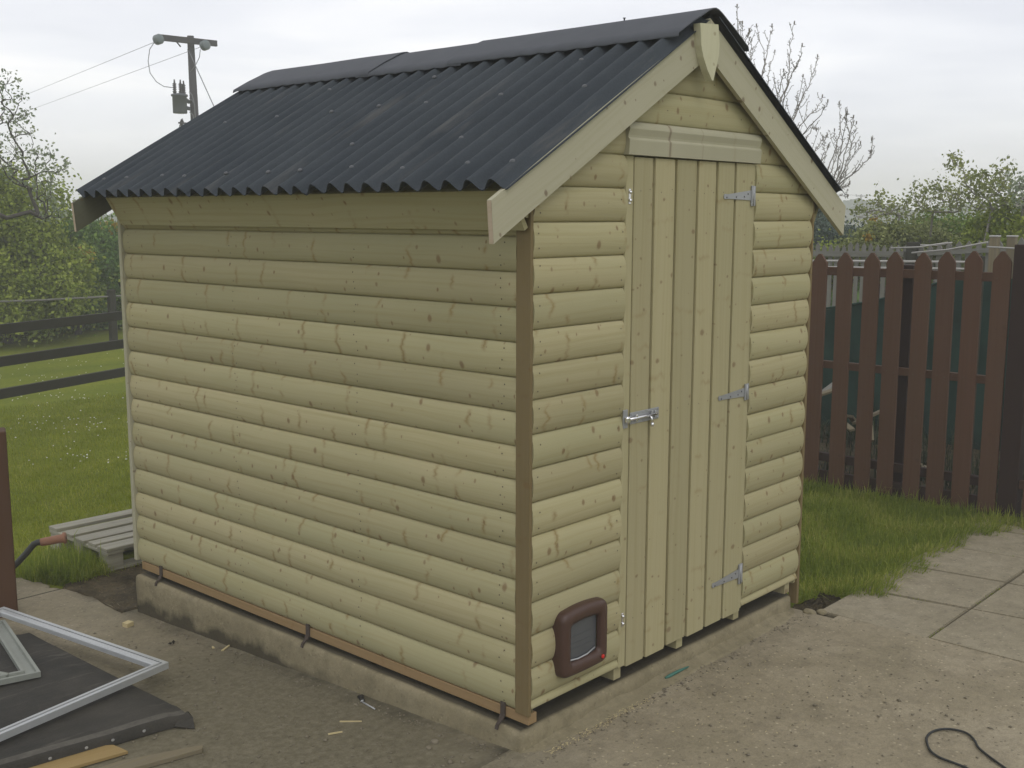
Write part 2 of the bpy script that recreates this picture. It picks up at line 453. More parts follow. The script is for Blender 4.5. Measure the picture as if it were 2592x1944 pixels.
M['plinth'] = stone('plinth_concrete', (0.210, 0.180, 0.110), (0.248, 0.214, 0.132), (0.286, 0.248, 0.158), speck=0.35, scale=1.6, bumpk=0.35, overlay=plinth_shade_dirt)
M['slab'] = stone('paving_concrete', (0.238, 0.208, 0.142), (0.283, 0.248, 0.171), (0.319, 0.281, 0.200), speck=0.65, scale=1.3, bumpk=0.4)
M['soil'] = stone('soil', (0.035, 0.028, 0.016), (0.07, 0.056, 0.030), (0.13, 0.10, 0.055), speck=0.9, scale=4, bumpk=1.0)

m_, t, b = mat('lawn', 0.95, 0.1)
co = nd(t, 'ShaderNodeTexCoord').outputs['Object']
mpn = nd(t, 'ShaderNodeMapping'); t.links.new(co, mpn.inputs[0]); mpn.inputs['Rotation'].default_value = (0, 0, R(-42)); mpn.inputs['Scale'].default_value = (0.35, 1.6, 1)
n1 = noise(t, mpn.outputs[0], 0.8, 5, 0.6); n2 = noise(t, co, 26, 4, 0.7); n3 = noise(t, co, 5, 5, 0.7)
col = ramp(t, n1, [(0.33, (0.125, 0.155, 0.014)), (0.52, (0.168, 0.196, 0.018)), (0.68, (0.205, 0.224, 0.026))])
col = mixc(t, mth(t, 'MULTIPLY', mth(t, 'SUBTRACT', n2, 0.42, clamp=True), 2.6, clamp=True), col, (0.095, 0.125, 0.013))
col = mixc(t, mth(t, 'MULTIPLY', mth(t, 'SUBTRACT', n3, 0.52, clamp=True), 2.0, clamp=True), col, (0.175, 0.165, 0.04))
t.links.new(col, b.inputs['Base Color']); bump(t, b, n2, 0.7, 0.03)
M['lawn'] = m_
M['blade'] = leafmat('grass_blade', (0.164, 0.223, 0.026), (0.289, 0.346, 0.046), (0.516, 0.475, 0.143), 0.5)
M['blade_lawn'] = leafmat('lawn_blade', (0.191, 0.227, 0.017), (0.277, 0.311, 0.028), (0.383, 0.376, 0.086), 0.5)
M['petal'] = simple('daisy_petal', (0.75, 0.75, 0.72), 0.7)

m_, t, b = mat('bitumen_sheet', 0.72, 0.28)
co = nd(t, 'ShaderNodeTexCoord').outputs['Object']
n1 = noise(t, co, 3, 5, 0.6); n2 = noise(t, co, 160, 3, 0.7)
col = ramp(t, n1, [(0.3, (0.034, 0.042, 0.050)), (0.7, (0.049, 0.058, 0.066))])
s = mth(t, 'ADD', 0.7, mth(t, 'MULTIPLY', n2, 0.6)); col = mixc(t, 1.0, col, comb(t, s, s, s), 'MULTIPLY')
spx = t.nodes.new('ShaderNodeSeparateXYZ'); t.links.new(co, spx.inputs[0])
dn = noise(t, comb(t, mth(t, 'MULTIPLY', spx.outputs[0], 1.2), mth(t, 'MULTIPLY', spx.outputs[1], 14), 0), 1.0, 5, 0.65)
col = mixc(t, mth(t, 'MULTIPLY', mth(t, 'SUBTRACT', dn, 0.57, clamp=True), 3.4, clamp=True), col, (0.13, 0.125, 0.115))
t.links.new(col, b.inputs['Base Color']); bump(t, b, n2, 0.35, 0.002)
M['roof'] = m_; b.inputs['Roughness'].default_value = 0.85; b.inputs['Specular IOR Level'].default_value = 0.2
M['cap'] = simple('ridge_bitumen', (0.068, 0.074, 0.084), 0.75, 0.3, var=0.3, scale=60)
M['fix'] = simple('grey_fixing', (0.085, 0.09, 0.095), 0.5)
m_, t, b = mat('roofing_felt', 0.85, 0.22)
co = nd(t, 'ShaderNodeTexCoord').outputs['Object']
mpn = nd(t, 'ShaderNodeMapping'); t.links.new(co, mpn.inputs[0]); mpn.inputs['Rotation'].default_value = (0, 0, R(10)); mpn.inputs['Scale'].default_value = (1.4, 9, 1)
n1 = noise(t, co, 2.4, 5, 0.65); n2 = noise(t, co, 130, 3, 0.7); n3 = noise(t, mpn.outputs[0], 1.6, 6, 0.7)
col = ramp(t, n1, [(0.35, (0.030, 0.029, 0.025)), (0.65, (0.062, 0.057, 0.047))])
col = mixc(t, mth(t, 'MULTIPLY', mth(t, 'SUBTRACT', n3, 0.58, clamp=True), 5, clamp=True), col, (0.125, 0.115, 0.095))
s_ = mth(t, 'ADD', 0.72, mth(t, 'MULTIPLY', n2, 0.56)); col = mixc(t, 1.0, col, comb(t, s_, s_, s_), 'MULTIPLY')
t.links.new(col, b.inputs['Base Color']); bump(t, b, mth(t, 'ADD', n2, mth(t, 'MULTIPLY', n3, 1.5)), 0.5, 0.004)
M['felt'] = m_
M['feltworn'] = simple('worn_felt_edge', (0.10, 0.093, 0.078), 0.9, 0.2, var=0.9, scale=60, bmp=0.5)
M['feltnail'] = simple('galvanised_nail', (0.30, 0.30, 0.28), 0.6)
M['alu'] = simple('aluminium', (0.46, 0.475, 0.475), 0.42, 0.5, metal=0.35, var=0.2, scale=25)
M['aludull'] = simple('dull_aluminium', (0.27, 0.285, 0.25), 0.55, 0.4, metal=0.2, var=0.3, scale=25)
M['galv'] = simple('galvanised_steel', (0.36, 0.37, 0.38), 0.5, 0.5, metal=0.55, var=0.25, scale=50)
M['chrome'] = simple('bright_zinc', (0.75, 0.75, 0.76), 0.22, 0.6, metal=0.95, var=0.1, scale=30)
M['rust'] = simple('rusty_strap', (0.075, 0.060, 0.048), 0.85, 0.2, var=0.5, scale=60, bmp=0.6)
M['plastic'] = simple('brown_plastic', (0.066, 0.034, 0.023), 0.42, 0.4, var=0.2, scale=18, bmp=0.05)
M['flap'] = simple('smoked_flap', (0.085, 0.090, 0.095), 0.22, 0.5, var=0.3, scale=9, bmp=0.02)
M['redp'] = simple('red_plastic', (0.55, 0.02, 0.012), 0.4)
M['cable'] = simple('black_rubber', (0.018, 0.020, 0.019), 0.55)
M['grip'] = simple('terracotta_rubber', (0.27, 0.135, 0.08), 0.7)
M['darkmetal'] = simple('dark_painted_tube', (0.035, 0.037, 0.032), 0.5)
M['netting'] = simple('green_netting', (0.015, 0.042, 0.032), 0.9, 0.1, var=0.7, scale=9)
M['bark'] = simple('bark', (0.085, 0.078, 0.068), 0.95, 0.1, var=0.4, scale=30)
M['twig'] = simple('twig_bark', (0.26, 0.245, 0.22), 0.95, 0.1, var=0.3, scale=30)
M['pole'] = simple('creosoted_pole', (0.055, 0.052, 0.055), 0.9, 0.1, var=0.3, scale=12)
M['porcelain'] = simple('insulator_glass', (0.13, 0.16, 0.165), 0.35)
M['transf'] = simple('transformer_paint', (0.075, 0.085, 0.095), 0.6)
M['wire'] = simple('wire', (0.16, 0.165, 0.175), 0.6)
M['leaf_olive'] = leafmat('leaf_olive', (0.086, 0.156, 0.032), (0.192, 0.282, 0.057), (0.330, 0.408, 0.089))
M['leaf_yellow'] = leafmat('leaf_yellow_green', (0.132, 0.190, 0.024), (0.281, 0.341, 0.047), (0.430, 0.485, 0.099))
M['leaf_dark'] = leafmat('leaf_dark', (0.066, 0.138, 0.024), (0.133, 0.241, 0.040), (0.227, 0.345, 0.055))
M['weed'] = leafmat('weed_leaf', (0.012, 0.024, 0.010), (0.028, 0.045, 0.018), (0.05, 0.07, 0.03))
M['leaf_blue'] = leafmat('leaf_blue_green', (0.042, 0.070, 0.053), (0.077, 0.116, 0.084), (0.126, 0.160, 0.112))
M['leaf_pale'] = leafmat('leaf_pale', (0.150, 0.183, 0.060), (0.266, 0.300, 0.099), (0.393, 0.412, 0.154))
M['leaf_tree'] = leafmat('leaf_grey_green', (0.172, 0.216, 0.140), (0.276, 0.320, 0.207), (0.397, 0.431, 0.282))
M['gorse'] = leafmat('gorse_flower', (0.32, 0.22, 0.02), (0.45, 0.30, 0.03))
M['shaving'] = simple('wood_shaving', (0.55, 0.46, 0.25), 0.9)
M['teal'] = simple('teal_stain', (0.06, 0.17, 0.13), 0.9)
M['litter'] = simple('dark_litter', (0.03, 0.028, 0.022), 0.9)
M['pebble'] = simple('pebble', (0.19, 0.165, 0.115), 0.9)

# ------------------------------------------------------------------ numpy mesh with per face value
def npmesh(name, V, F, pid, material, parent=None, smooth=False):
    me = bpy.data.meshes.new(name)
    nv, nf, k = len(V), len(F), F.shape[1]
    me.vertices.add(nv); me.vertices.foreach_set('co', np.ascontiguousarray(V, dtype=np.float32).ravel())
    me.loops.add(nf * k); me.polygons.add(nf)
    me.loops.foreach_set('vertex_index', F.astype(np.int32).ravel())
    me.polygons.foreach_set('loop_start', np.arange(0, nf * k, k, dtype=np.int32))
    at = me.attributes.new('pid', 'FLOAT', 'FACE'); at.data.foreach_set('value', pid.astype(np.float32))
    me.materials.append(material)
    me.update(calc_edges=True); me.validate()
    if smooth: me.polygons.foreach_set('use_smooth', np.ones(nf, bool))
    o = bpy.data.objects.new(name, me); C.objects.link(o)
    if parent is not None: o.parent = parent
    return o

def leaves(P, size, aspect=1.6, pid=None):
    """a diamond leaf at every point"""
    n = len(P)
    a = rng.normal(size=(n, 3)); a /= np.linalg.norm(a, axis=1)[:, None]
    b = rng.normal(size=(n, 3)); b -= (a * b).sum(1)[:, None] * a; b /= np.linalg.norm(b, axis=1)[:, None]
    s = size * rng.uniform(0.6, 1.35, n)[:, None]
    c = np.cross(a, b)
    V = np.stack([P - a * s * .5 * aspect, P + b * s * .5 + c * s * .12, P + a * s * .5 * aspect, P - b * s * .5 + c * s * .12], 1).reshape(-1, 3)
    F = np.arange(4 * n).reshape(n, 4)
    if pid is None: pid = np.clip(rng.beta(2, 2.4, n), 0, 1)
    return V, F, pid

def clump_points(blobs, n, sub=26, spread=0.16):
    """points in leaf clumps scattered over the outer volume of ellipsoids (cx,cy,cz,rx,ry,rz)"""
    P = []; T = []
    vol = np.array([b_[3] * b_[4] * b_[5] for b_ in blobs]) ** (2 / 3)
    vol = vol / vol.sum()
    for b_, wv in zip(blobs, vol):
        m = max(2, int(n * wv / sub))
        d = rng.normal(size=(m, 3)); d /= np.linalg.norm(d, axis=1)[:, None]
        rr = rng.uniform(0.45, 1.0, m) ** 0.55
        cc = np.array(b_[:3]) + d * rr[:, None] * np.array(b_[3:6])
        tone = np.clip(rng.normal(0.42, 0.17, m), 0, 1)
        q = rng.normal(size=(m, sub, 3)) * spread * rng.uniform(0.5, 1.3, (m, 1, 1))
        P.append((cc[:, None, :] + q).reshape(-1, 3)); T.append(np.repeat(tone, sub))
    P = np.concatenate(P); T = np.concatenate(T)
    T = np.clip(T + rng.normal(0, 0.14, len(T)), 0, 1)
    return P, T

# ================================================================== SETTING
def edge_right(y):
    """right edge of the poured yard at this y"""
    if y < -0.19: return 1.895
    if y < 0.04: return 1.845
    if y < 2.47: return 0.15
    pts = [(2.47, 0.02), (2.62, -0.01), (2.8, -0.03), (3.0, -0.045), (3.13, -0.066), (3.35, -0.13), (3.47, -0.17), (3.56, -0.3), (3.62, -0.6), (3.66, -1.2), (3.7, -6)]
    for (a, xa), (b_, xb) in zip(pts, pts[1:]):
        if y <= b_: return xa + (xb - xa) * (y - a) / (b_ - a)
    return -6

def yard():
    ys = sorted(list(np.arange(-5, -0.19, 0.06)) + [-0.1901, -0.1899, -0.1, 0.0, 0.0399, 0.0401] + list(np.arange(0.1, 2.46, 0.06)) + [2.4699, 2.4701] + list(np.arange(2.52, 3.68, 0.03)))
    V = []; F = []; nx = 120
    for y in ys:
        xr = edge_right(y)
        wob = 0.012 * math.sin(y * 31) + 0.018 * math.sin(y * 11 + 1) if y > 2.47 else 0
        wob += 0.01 * math.sin(y * 83 + 2) if y > 2.47 else 0
        for i in range(nx):
            t_ = i / (nx - 1)
            x = -6 + (xr + wob + 6) * (1 - (1 - t_) ** 1.6)
            z = Hf(x, y) + 0.003 * math.sin(3.1 * x + 1.7 * y) * math.sin(2.3 * y)
            if i == nx - 1 and y > -0.19: z -= 0.02
            V.append((x, y, z))
    for j in range(len(ys) - 1):
        for i in range(nx - 1):
            a = j * nx + i
            F.append((a, a + 1, a + nx + 1, a + nx))
    me = bpy.data.meshes.new('concrete_yard'); me.from_pydata(V, [], F); me.materials.append(M['concrete'])
    me.polygons.foreach_set('use_smooth', [True] * len(F)); me.update()
    o = bpy.data.objects.new('concrete_yard', me); C.objects.link(o)
    # skirt so the slab has an edge
    return structure(o)
yard()

def field():
    g = [-400, -200, -110, -60, -35, -20, -12] + list(np.arange(-8, 14, 0.25)) + [15, 17, 20, 24, 30, 40, 60, 90, 150, 250, 400, 700]
    n = len(g)
    X, Y = np.meshgrid(g, g, indexing='ij')
    Z = H(X, Y) - 0.030 + 0.006 * np.sin(X * 2.1) * np.cos(Y * 1.7)
    Z += np.where((X > 1.9) | (Y > 3.0), 0.012, -0.02)
    Z -= np.where((X > 1.75) & (X < 2.3) & (Y > -0.3) & (Y < 0.05), 0.045, 0)
    V = np.stack([X, Y, Z], -1).reshape(-1, 3)
    idx = np.arange(n * n).reshape(n, n)
    F = np.stack([idx[:-1, :-1], idx[1:, :-1], idx[1:, 1:], idx[:-1, 1:]], -1).reshape(-1, 4)
    o = npmesh('lawn', V, F, np.zeros(len(F)), M['lawn'], smooth=True)
    return structure(o)
field()

# soil beside the slab: back left corner and the dug pit at the front right corner
def soil_sheet(name, poly, z, n=26, amp=0.012):
    xs = [p[0] for p in poly]; ys = [p[1] for p in poly]
    cx, cy = sum(xs) / len(xs), sum(ys) / len(ys)
    V = [(cx, cy, z(cx, cy))]; F = []
    ring = []
    dense = []
    for (a, b_) in zip(poly, poly[1:] + poly[:1]):
        for k in range(6):
            t_ = k / 6
            dense.append((a[0] + (b_[0] - a[0]) * t_ + random.uniform(-.008, .008), a[1] + (b_[1] - a[1]) * t_ + random.uniform(-.008, .008)))
    m_ = len(dense)
    for r_ in range(1, n + 1):
        for (x, y) in dense:
            px = cx + (x - cx) * r_ / n; py = cy + (y - cy) * r_ / n
            zz = z(px, py) + random.uniform(-amp, amp) * (1 if r_ < n else 0) - (0.03 if r_ == n else 0)
            V.append((px, py, zz))
    for i in range(m_): F.append((0, 1 + i, 1 + (i + 1) % m_))
    for r_ in range(n - 1):
        for i in range(m_):
            j = (i + 1) % m_
            a = 1 + r_ * m_
            F.append((a + i, a + m_ + i, a + m_ + j, a + j))
    me = bpy.data.meshes.new(name); me.from_pydata(V, [], F); me.materials.append(M['soil'])
    me.polygons.foreach_set('use_smooth', [True] * len(F)); me.update()
    o = bpy.data.objects.new(name, me); C.objects.link(o)
    return structure(o)
soil_sheet('soil', [(-0.10, 2.52), (0.75, 2.50), (0.9, 3.3), (0.25, 3.24), (0.02, 3.22), (-0.10, 3.16), (-0.06, 2.9)], lambda x, y: Hf(x, y) + 0.004, amp=0.006)
soil_sheet('soil', [(1.83, -0.185), (2.02, -0.20), (2.13, -0.17), (2.22, -0.02), (2.2, 0.06), (1.83, 0.06), (1.81, -0.05)], lambda x, y: -0.158, amp=0.012)

# paving: square slabs with open joints, right of the poured yard
def paving():
    mb = MB()
    sk = 0.16
    rows = [(-0.10, -0.592), (-0.604, -1.09), (-1.10, -1.59), (-1.60, -2.09), (-2.10, -2.6), (-2.61, -3.1)]
    xs = [1.882, 2.37, 2.86, 3.345, 3.83, 4.31, 4.80, 5.3, 5.8]
    for (y1, y0) in rows:
        for a, b_ in zip(xs, xs[1:]):
            if y1 > -0.2 and a < 1.9:
                pass
            dz = random.uniform(-.002, .003)
            def X(x, y): return x + sk * (-0.6 - y) * (0.9 if x > 1.95 else 0.0)
            g = 0.005
            o = [(X(a, y0) + g, y0), (X(b_, y0) - g, y0), (X(b_, y1) - g, y1), (X(a, y1) + g, y1)]
            bm = bmesh.new()
            vs = [bm.verts.new((x, y, -0.175)) for x, y in o] + [bm.verts.new((x, y, -0.122 + dz + random.uniform(-.0015, .0015))) for x, y in o]
            for f in ((3, 2, 1, 0), (4, 5, 6, 7), (0, 1, 5, 4), (1, 2, 6, 5), (2, 3, 7, 6), (3, 0, 4, 7)):
                bm.faces.new([vs[i] for i in f])
            bmesh.ops.bevel(bm, geom=[e_ for e_ in bm.edges if all(v.co.z > -.15 for v in e_.verts)], offset=0.004, segments=2, affect='EDGES')
            bm.verts.index_update()
            mb.add([v.co.copy() for v in bm.verts], [[v.index for v in f.verts] for f in bm.faces])
            bm.free()
    return structure(mb.build('paving', M['slab']))
paving()

# plinth: raised concrete base with worn arris, rounded right end
def plinth():
    bm = bmesh.new()
    x0, x1, y0, y1, zt, zb = -0.036, 1.862, 0.002, 2.485, -0.058, -0.34
    rr = 0.07
    ol = [(x0, y0), (x0, y1), (x1, y1)]
    for k in range(7):
        an = k / 6 * PI / 2
        ol.append((x1 - rr + rr * math.cos(an), y0 + rr - rr * math.sin(an)))
    ol2 = []
    for (a, b_) in zip(ol, ol[1:] + ol[:1]):
        L = math.hypot(b_[0] - a[0], b_[1] - a[1]); n = max(1, int(L / 0.035))
        for k in range(n):
            ol2.append((a[0] + (b_[0] - a[0]) * k / n, a[1] + (b_[1] - a[1]) * k / n))
    ol = ol2[::-1]
    cx, cy = (x0 + x1) / 2, (y0 + y1) / 2
    prof = [(0.0, zb), (0.0, -0.17), (0.0, -0.125), (0.0, -0.088), (0.003, -0.071), (0.009, -0.063), (0.018, -0.059), (0.045, -0.057), (0.13, -0.057), (0.5, -0.057)]
    rings = []
    from mathutils import noise as mn
    for d, z in prof:
        ring = []
        for (x, y) in ol:
            dx = cx - x; dy = cy - y
            qx = x + (d if x < cx else -d) * (1 if abs(x - x0) < .1 or abs(x - x1) < .1 else 0)
            qy = y + (d if y < cy else -d) * (1 if abs(y - y0) < .1 or abs(y - y1) < .1 else 0)
            n1 = mn.noise(Vector((x * 6, y * 6, z * 8))); n2 = mn.noise(Vector((x * 22, y * 22, z * 30 + 5)))
            k = 0.006 * n1 + 0.0035 * n2
            side = abs(x - x0) < 0.03
            if side and -0.09 < z < -0.05: k += 0.010 * max(0, mn.noise(Vector((3.3, y * 4.5, 1.0))))
            ln = math.hypot(dx / 1.9, dy / 2.5) + 1e-6
            sx = (1 if x < cx else -1) if (abs(x - x0) < .1 or abs(x - x1) < .1) else 0
            sy = (1 if y < cy else -1) if (abs(y - y0) < .1 or abs(y - y1) < .1) else 0
            ring.append(bm.verts.new((qx + sx * k, qy + sy * k, z + (0.003 * n1 if z > -.075 else 0))))
        rings.append(ring)
    m_ = len(ol)
    for a, b_ in zip(rings, rings[1:]):
        for i in range(m_):
            j = (i + 1) % m_
            f = bm.faces.new((a[i], b_[i], b_[j], a[j])); f.smooth = True
    bm.faces.new(rings[-1])
    bmesh.ops.recalc_face_normals(bm, faces=list(bm.faces))
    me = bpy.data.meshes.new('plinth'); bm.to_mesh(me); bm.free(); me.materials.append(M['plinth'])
    o = bpy.data.objects.new('concrete_base', me); C.objects.link(o)
    return tag(o, 'low raised concrete base slab under the timber shed with a worn edge', 'base')
plinth()

# mortar fillet along the front foot of the plinth
def fillet():
    V = []; F = []; n = 90
    from mathutils import noise as mn
    prof = [(0.0, 0.020), (-0.012, 0.014), (-0.026, 0.009), (-0.042, 0.0055), (-0.058, 0.0035), (-0.066, -0.004)]
    for i in range(n):
        x = -0.03 + 1.86 * i / (n - 1)
        k = (1 + 0.5 * mn.noise(Vector((x * 7, 0, 0))) + 0.25 * mn.noise(Vector((x * 25, 3, 0)))) * min(1, i / 14 + .05, (n - 1 - i) / 10 + .05)
        for (dy, dz) in prof:
            V.append((x, 0.004 + dy * (0.6 + 0.4 * k), -0.127 + dz * (k if dz > 0 else 1)))
    m_ = len(prof)
    for i in range(n - 1):
        for j in range(m_ - 1):
            a = i * m_ + j
            F.append((a, a + 1, a + m_ + 1, a + m_))
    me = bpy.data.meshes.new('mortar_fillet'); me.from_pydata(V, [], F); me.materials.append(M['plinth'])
    me.polygons.foreach_set('use_smooth', [True] * len(F)); me.update()
    o = bpy.data.objects.new('mortar_fillet', me); C.objects.link(o)
    structure(o)
fillet()

# ================================================================== THE SHED
PIT = 0.113
W_, L_ = 1.834, 2.486
ZO = 0.044
SL = 0.573                      # roof slope (rise per metre)
APX = 0.917
def zroof(x):                   # underside line of the sheets
    return 1.722 + SL * (x + 0.17) if x <= APX else zroof(2 * APX - x)

shed = thing('garden_shed', (0.9, 1.24, -0.04), 'new pale timber garden shed with dark corrugated roof and a cat flap by its door', 'shed')

PROF = [(0.0, -0.20), (0.012, -0.22), (0.024, 0.20), (0.07, 0.42), (0.15, 0.64), (0.26, 0.84), (0.38, 0.96), (0.50, 1.0), (0.61, 0.965), (0.71, 0.88), (0.80, 0.76), (0.88, 0.61), (0.945, 0.44), (0.985, 0.26), (1.0, -0.20)]
def loglap(mb, org, a, n, z0, s_range, D=0.0185, t0=0.0, t1=1.0, pid=None, step=0.12, end_round=True):
    """one rounded board: org point, a = along, n = outward, bottom at z0; s_range(z)->(s0,s1)"""
    org = Vector(org); a = Vector(a); n = Vector(n)
    pid = random.uniform(0, 50) if pid is None else pid
    prof = [p for p in PROF if t0 <= p[0] <= t1]
    if t0 > 0: prof = [(t0, 0.5)] + prof
    if t1 < 1: prof = prof + [(t1, 0.6)]
    from mathutils import noise as mn
    ss = s_range(z0 + PIT * (t0 + t1) / 2)
    if ss[1] - ss[0] < 0.02: return
    cols = max(2, int((ss[1] - ss[0]) / step) + 1)
    wv = random.uniform(0, 99); uo = random.uniform(0, 30); flip = random.choice([0, 0.113])
    vs = []; uv = []
    for t_, d in prof:
        z = z0 + PIT * t_
        s0, s1 = s_range(z)
        for c in range(cols):
            f = c / (cols - 1)
            s = s0 + (s1 - s0) * f
            w1 = 0.0016 * mn.noise(Vector((s * 1.6, wv, 0))) + 0.0008 * mn.noise(Vector((s * 5, wv, 3)))
            dz = 0.0016 * mn.noise(Vector((s * 1.9, wv, 7)))
            dd = D * d
            vs.append(org + a * s + n * (dd + w1) + Vector((0, 0, z + dz)))
            uv.append((s + uo, t_ * PIT + flip))
    fs = []; us = []
    handed = a.cross(Vector((0, 0, 1))).dot(n) > 0
    for i in range(len(prof) - 1):
        for c in range(cols - 1):
            q = [i * cols + c, i * cols + c + 1, (i + 1) * cols + c + 1, (i + 1) * cols + c]
            if not handed: q = q[::-1]
            fs.append(q); us.append([uv[k] for k in q])
    mb.add(vs, fs, us, pid, 0, True)
    # end caps
    for c in (0, cols - 1):
        ring = [vs[i * cols + c] for i in range(len(prof))]
        back = [p - n * (p - org).dot(n) - n * 0.01 for p in ring]
        vv = ring + back[::-1]
        idx = list(range(len(vv)))
        mb.add(vv, [idx], [[(0.1 * (p - org).dot(n), p.z) for p in vv]], pid, 0)

def nail(mb, p, n, r_=0.0028, mi=1):
    n = Vector(n); a = n.orthogonal().normalized(); b_ = n.cross(a); p = Vector(p) + n * 0.0012
    vs = [p + (a * math.cos(k * PI / 3) + b_ * math.sin(k * PI / 3)) * r_ for k in range(6)]
    mb.add(vs, [[0, 1, 2, 3, 4, 5]], None, 0, mi)

M['nail'] = simple('nail_head', (0.075, 0.060, 0.035), 0.7)
# ---- long side wall (faces -x)
mb = MB()
XS = 0.004
for k in range(15):
    hi = 1.0
    loglap(mb, (XS, 0, 0), (0, 1, 0), (-1, 0, 0), k * PIT, lambda z: (0.050 + random.uniform(-.001, .002), L_ + random.uniform(-.003, .003)), t1=hi)
    for ys in (0.11, 0.84, 1.62, 2.43):
        for tt in (random.uniform(.16, .26), random.uniform(.44, .56), random.uniform(.72, .84)):
            if random.random() < 0.85:
                d = np.interp(tt, [p[0] for p in PROF], [p[1] for p in PROF]) * 0.0185
                nail(mb, (XS - d - .0008, ys + random.uniform(-.012, .012), (k + tt) * PIT), (-1, 0, 0))
mb.add([(0.02, 0.0, 0.0), (0.02, L_, 0.0), (0.02, L_, 1.78), (0.02, 0, 1.78)], [[0, 1, 2, 3]], None, 1)
mb.build('side_wall', [M['wood'], M['nail']], shed)
# ---- far side wall (faces +x)
mb = MB()
for k in range(15):
    loglap(mb, (W_ - XS, 0, 0), (0, 1, 0), (1, 0, 0), k * PIT, lambda z: (0.0, L_), step=0.3)
mb.add([(W_ - .02, 0.0, 0.0), (W_ - .02, L_, 0.0), (W_ - .02, L_, 1.78), (W_ - .02, 0, 1.78)], [[0, 1, 2, 3]], None, 1)
mb.build('side_wall', M['wood'], shed)
# ---- front wall (faces -y)
def gable(z):
    x0 = (z + 0.03 - 1.722) / SL - 0.17
    return max(0.012, x0), min(W_ - 0.0, 2 * APX - x0)
mb = MB()
YF = 0.004
DL, DR = 0.527, 1.338
pts3 = [p[0] for p in PROF]; dd3 = [p[1] for p in PROF]
for k in range(-1, 16):
    z0 = ZO + k * PIT
    kw = dict(t0=0.76) if k == -1 else {}
    def rl(z): return (max(0.002, gable(z)[0]) if z > 1.7 else 0.002, DL - 0.043)
    def rr_(z): return (DR + 0.012, min(W_, gable(z)[1]) if z > 1.7 else W_)
    loglap(mb, (0, YF, 0), (1, 0, 0), (0, -1, 0), z0, rl, **kw)
    loglap(mb, (0, YF, 0), (1, 0, 0), (0, -1, 0), z0, rr_, **kw)
    if k >= 0 and k < 15:
        for xs in (0.028, 0.455, DR + 0.03, W_ - 0.028):
            for tt in (random.uniform(.2, .3), random.uniform(.65, .8)):
                if random.random() < 0.8:
                    d = np.interp(tt, pts3, dd3) * 0.0185
                    nail(mb, (xs + random.uniform(-.008, .008), YF - d - .0008, z0 + tt * PIT), (0, -1, 0))
for k in range(16, 22):
    z0 = ZO + k * PIT
    loglap(mb, (0, YF, 0), (1, 0, 0), (0, -1, 0), z0, gable, D=0.013)
    for xs in (0.72, 1.02, 1.22):
        g_ = gable(z0 + .08)
        if g_[0] < xs < g_[1]: nail(mb, (xs, YF - 0.013, z0 + 0.05), (0, -1, 0))
mb.add([(0, 0.03, 0), (W_, 0.03, 0), (W_, 0.03, 1.76), (APX, 0.03, 2.3), (0, 0.03, 1.76)], [[0, 1, 2, 3, 4]], None, 1)
mb.build('front_wall', [M['wood'], M['nail']], shed)
# ---- back wall
mb = MB()
for k in range(0, 21):
    loglap(mb, (0, L_ - YF, 0), (1, 0, 0), (0, 1, 0), k * PIT, (lambda z: (0.0, W_)) if k < 15 else gable, step=0.4)
mb.add([(0, L_ - .03, 0), (W_, L_ - .03, 0), (W_, L_ - .03, 1.76), (APX, L_ - .03, 2.3), (0, L_ - .03, 1.76)], [[0, 1, 2, 3, 4]], None, 1)
mb.build('back_wall', M['wood'], shed)
# ---- corner posts and battens
mb = MB(); mb.box((-0.0125, -0.0105, -0.004), (0.0015, 0.0520, 1.70), bevel=0.002); mb.build('corner_post', M['woodpost'], shed)
mb = MB(); mb.box((-0.022, L_ + 0.001, 0.004), (0.03, L_ + 0.026, 1.70), bevel=0.002); mb.build('corner_batten', M['woodtrim'], shed)
mb = MB(); mb.box((W_ + 0.001, -0.012, -0.10), (W_ + 0.020, 0.03, 1.395), bevel=0.0015); mb.build('corner_batten', M['woodpost'], shed)
mb = MB(); mb.box((W_ + 0.001, -0.014, 1.396), (W_ + 0.014, 0.03, 1.72), bevel=0.0015); mb.build('corner_batten', M['woodpost'], shed)
# ---- floor with its joists
for i, x in enumerate((-0.006, 0.478, 0.885, 1.312, 1.752)):
    mb = MB(); mb.box((x, 0.006 if i else -0.004, -0.0365), (x + 0.042, 2.47, 0.008 if i else 0.0), bevel=0.0015, grain=1)
    j = mb.build('floor_joist', M['woodjoist'] if i == 0 else M['woodwarm'], shed)
mb = MB(); mb.box((0.0, 0.012, 0.0085), (W_, 2.47, 0.022), grain=0)
mb.build('floor', M['woodtrim'], shed)

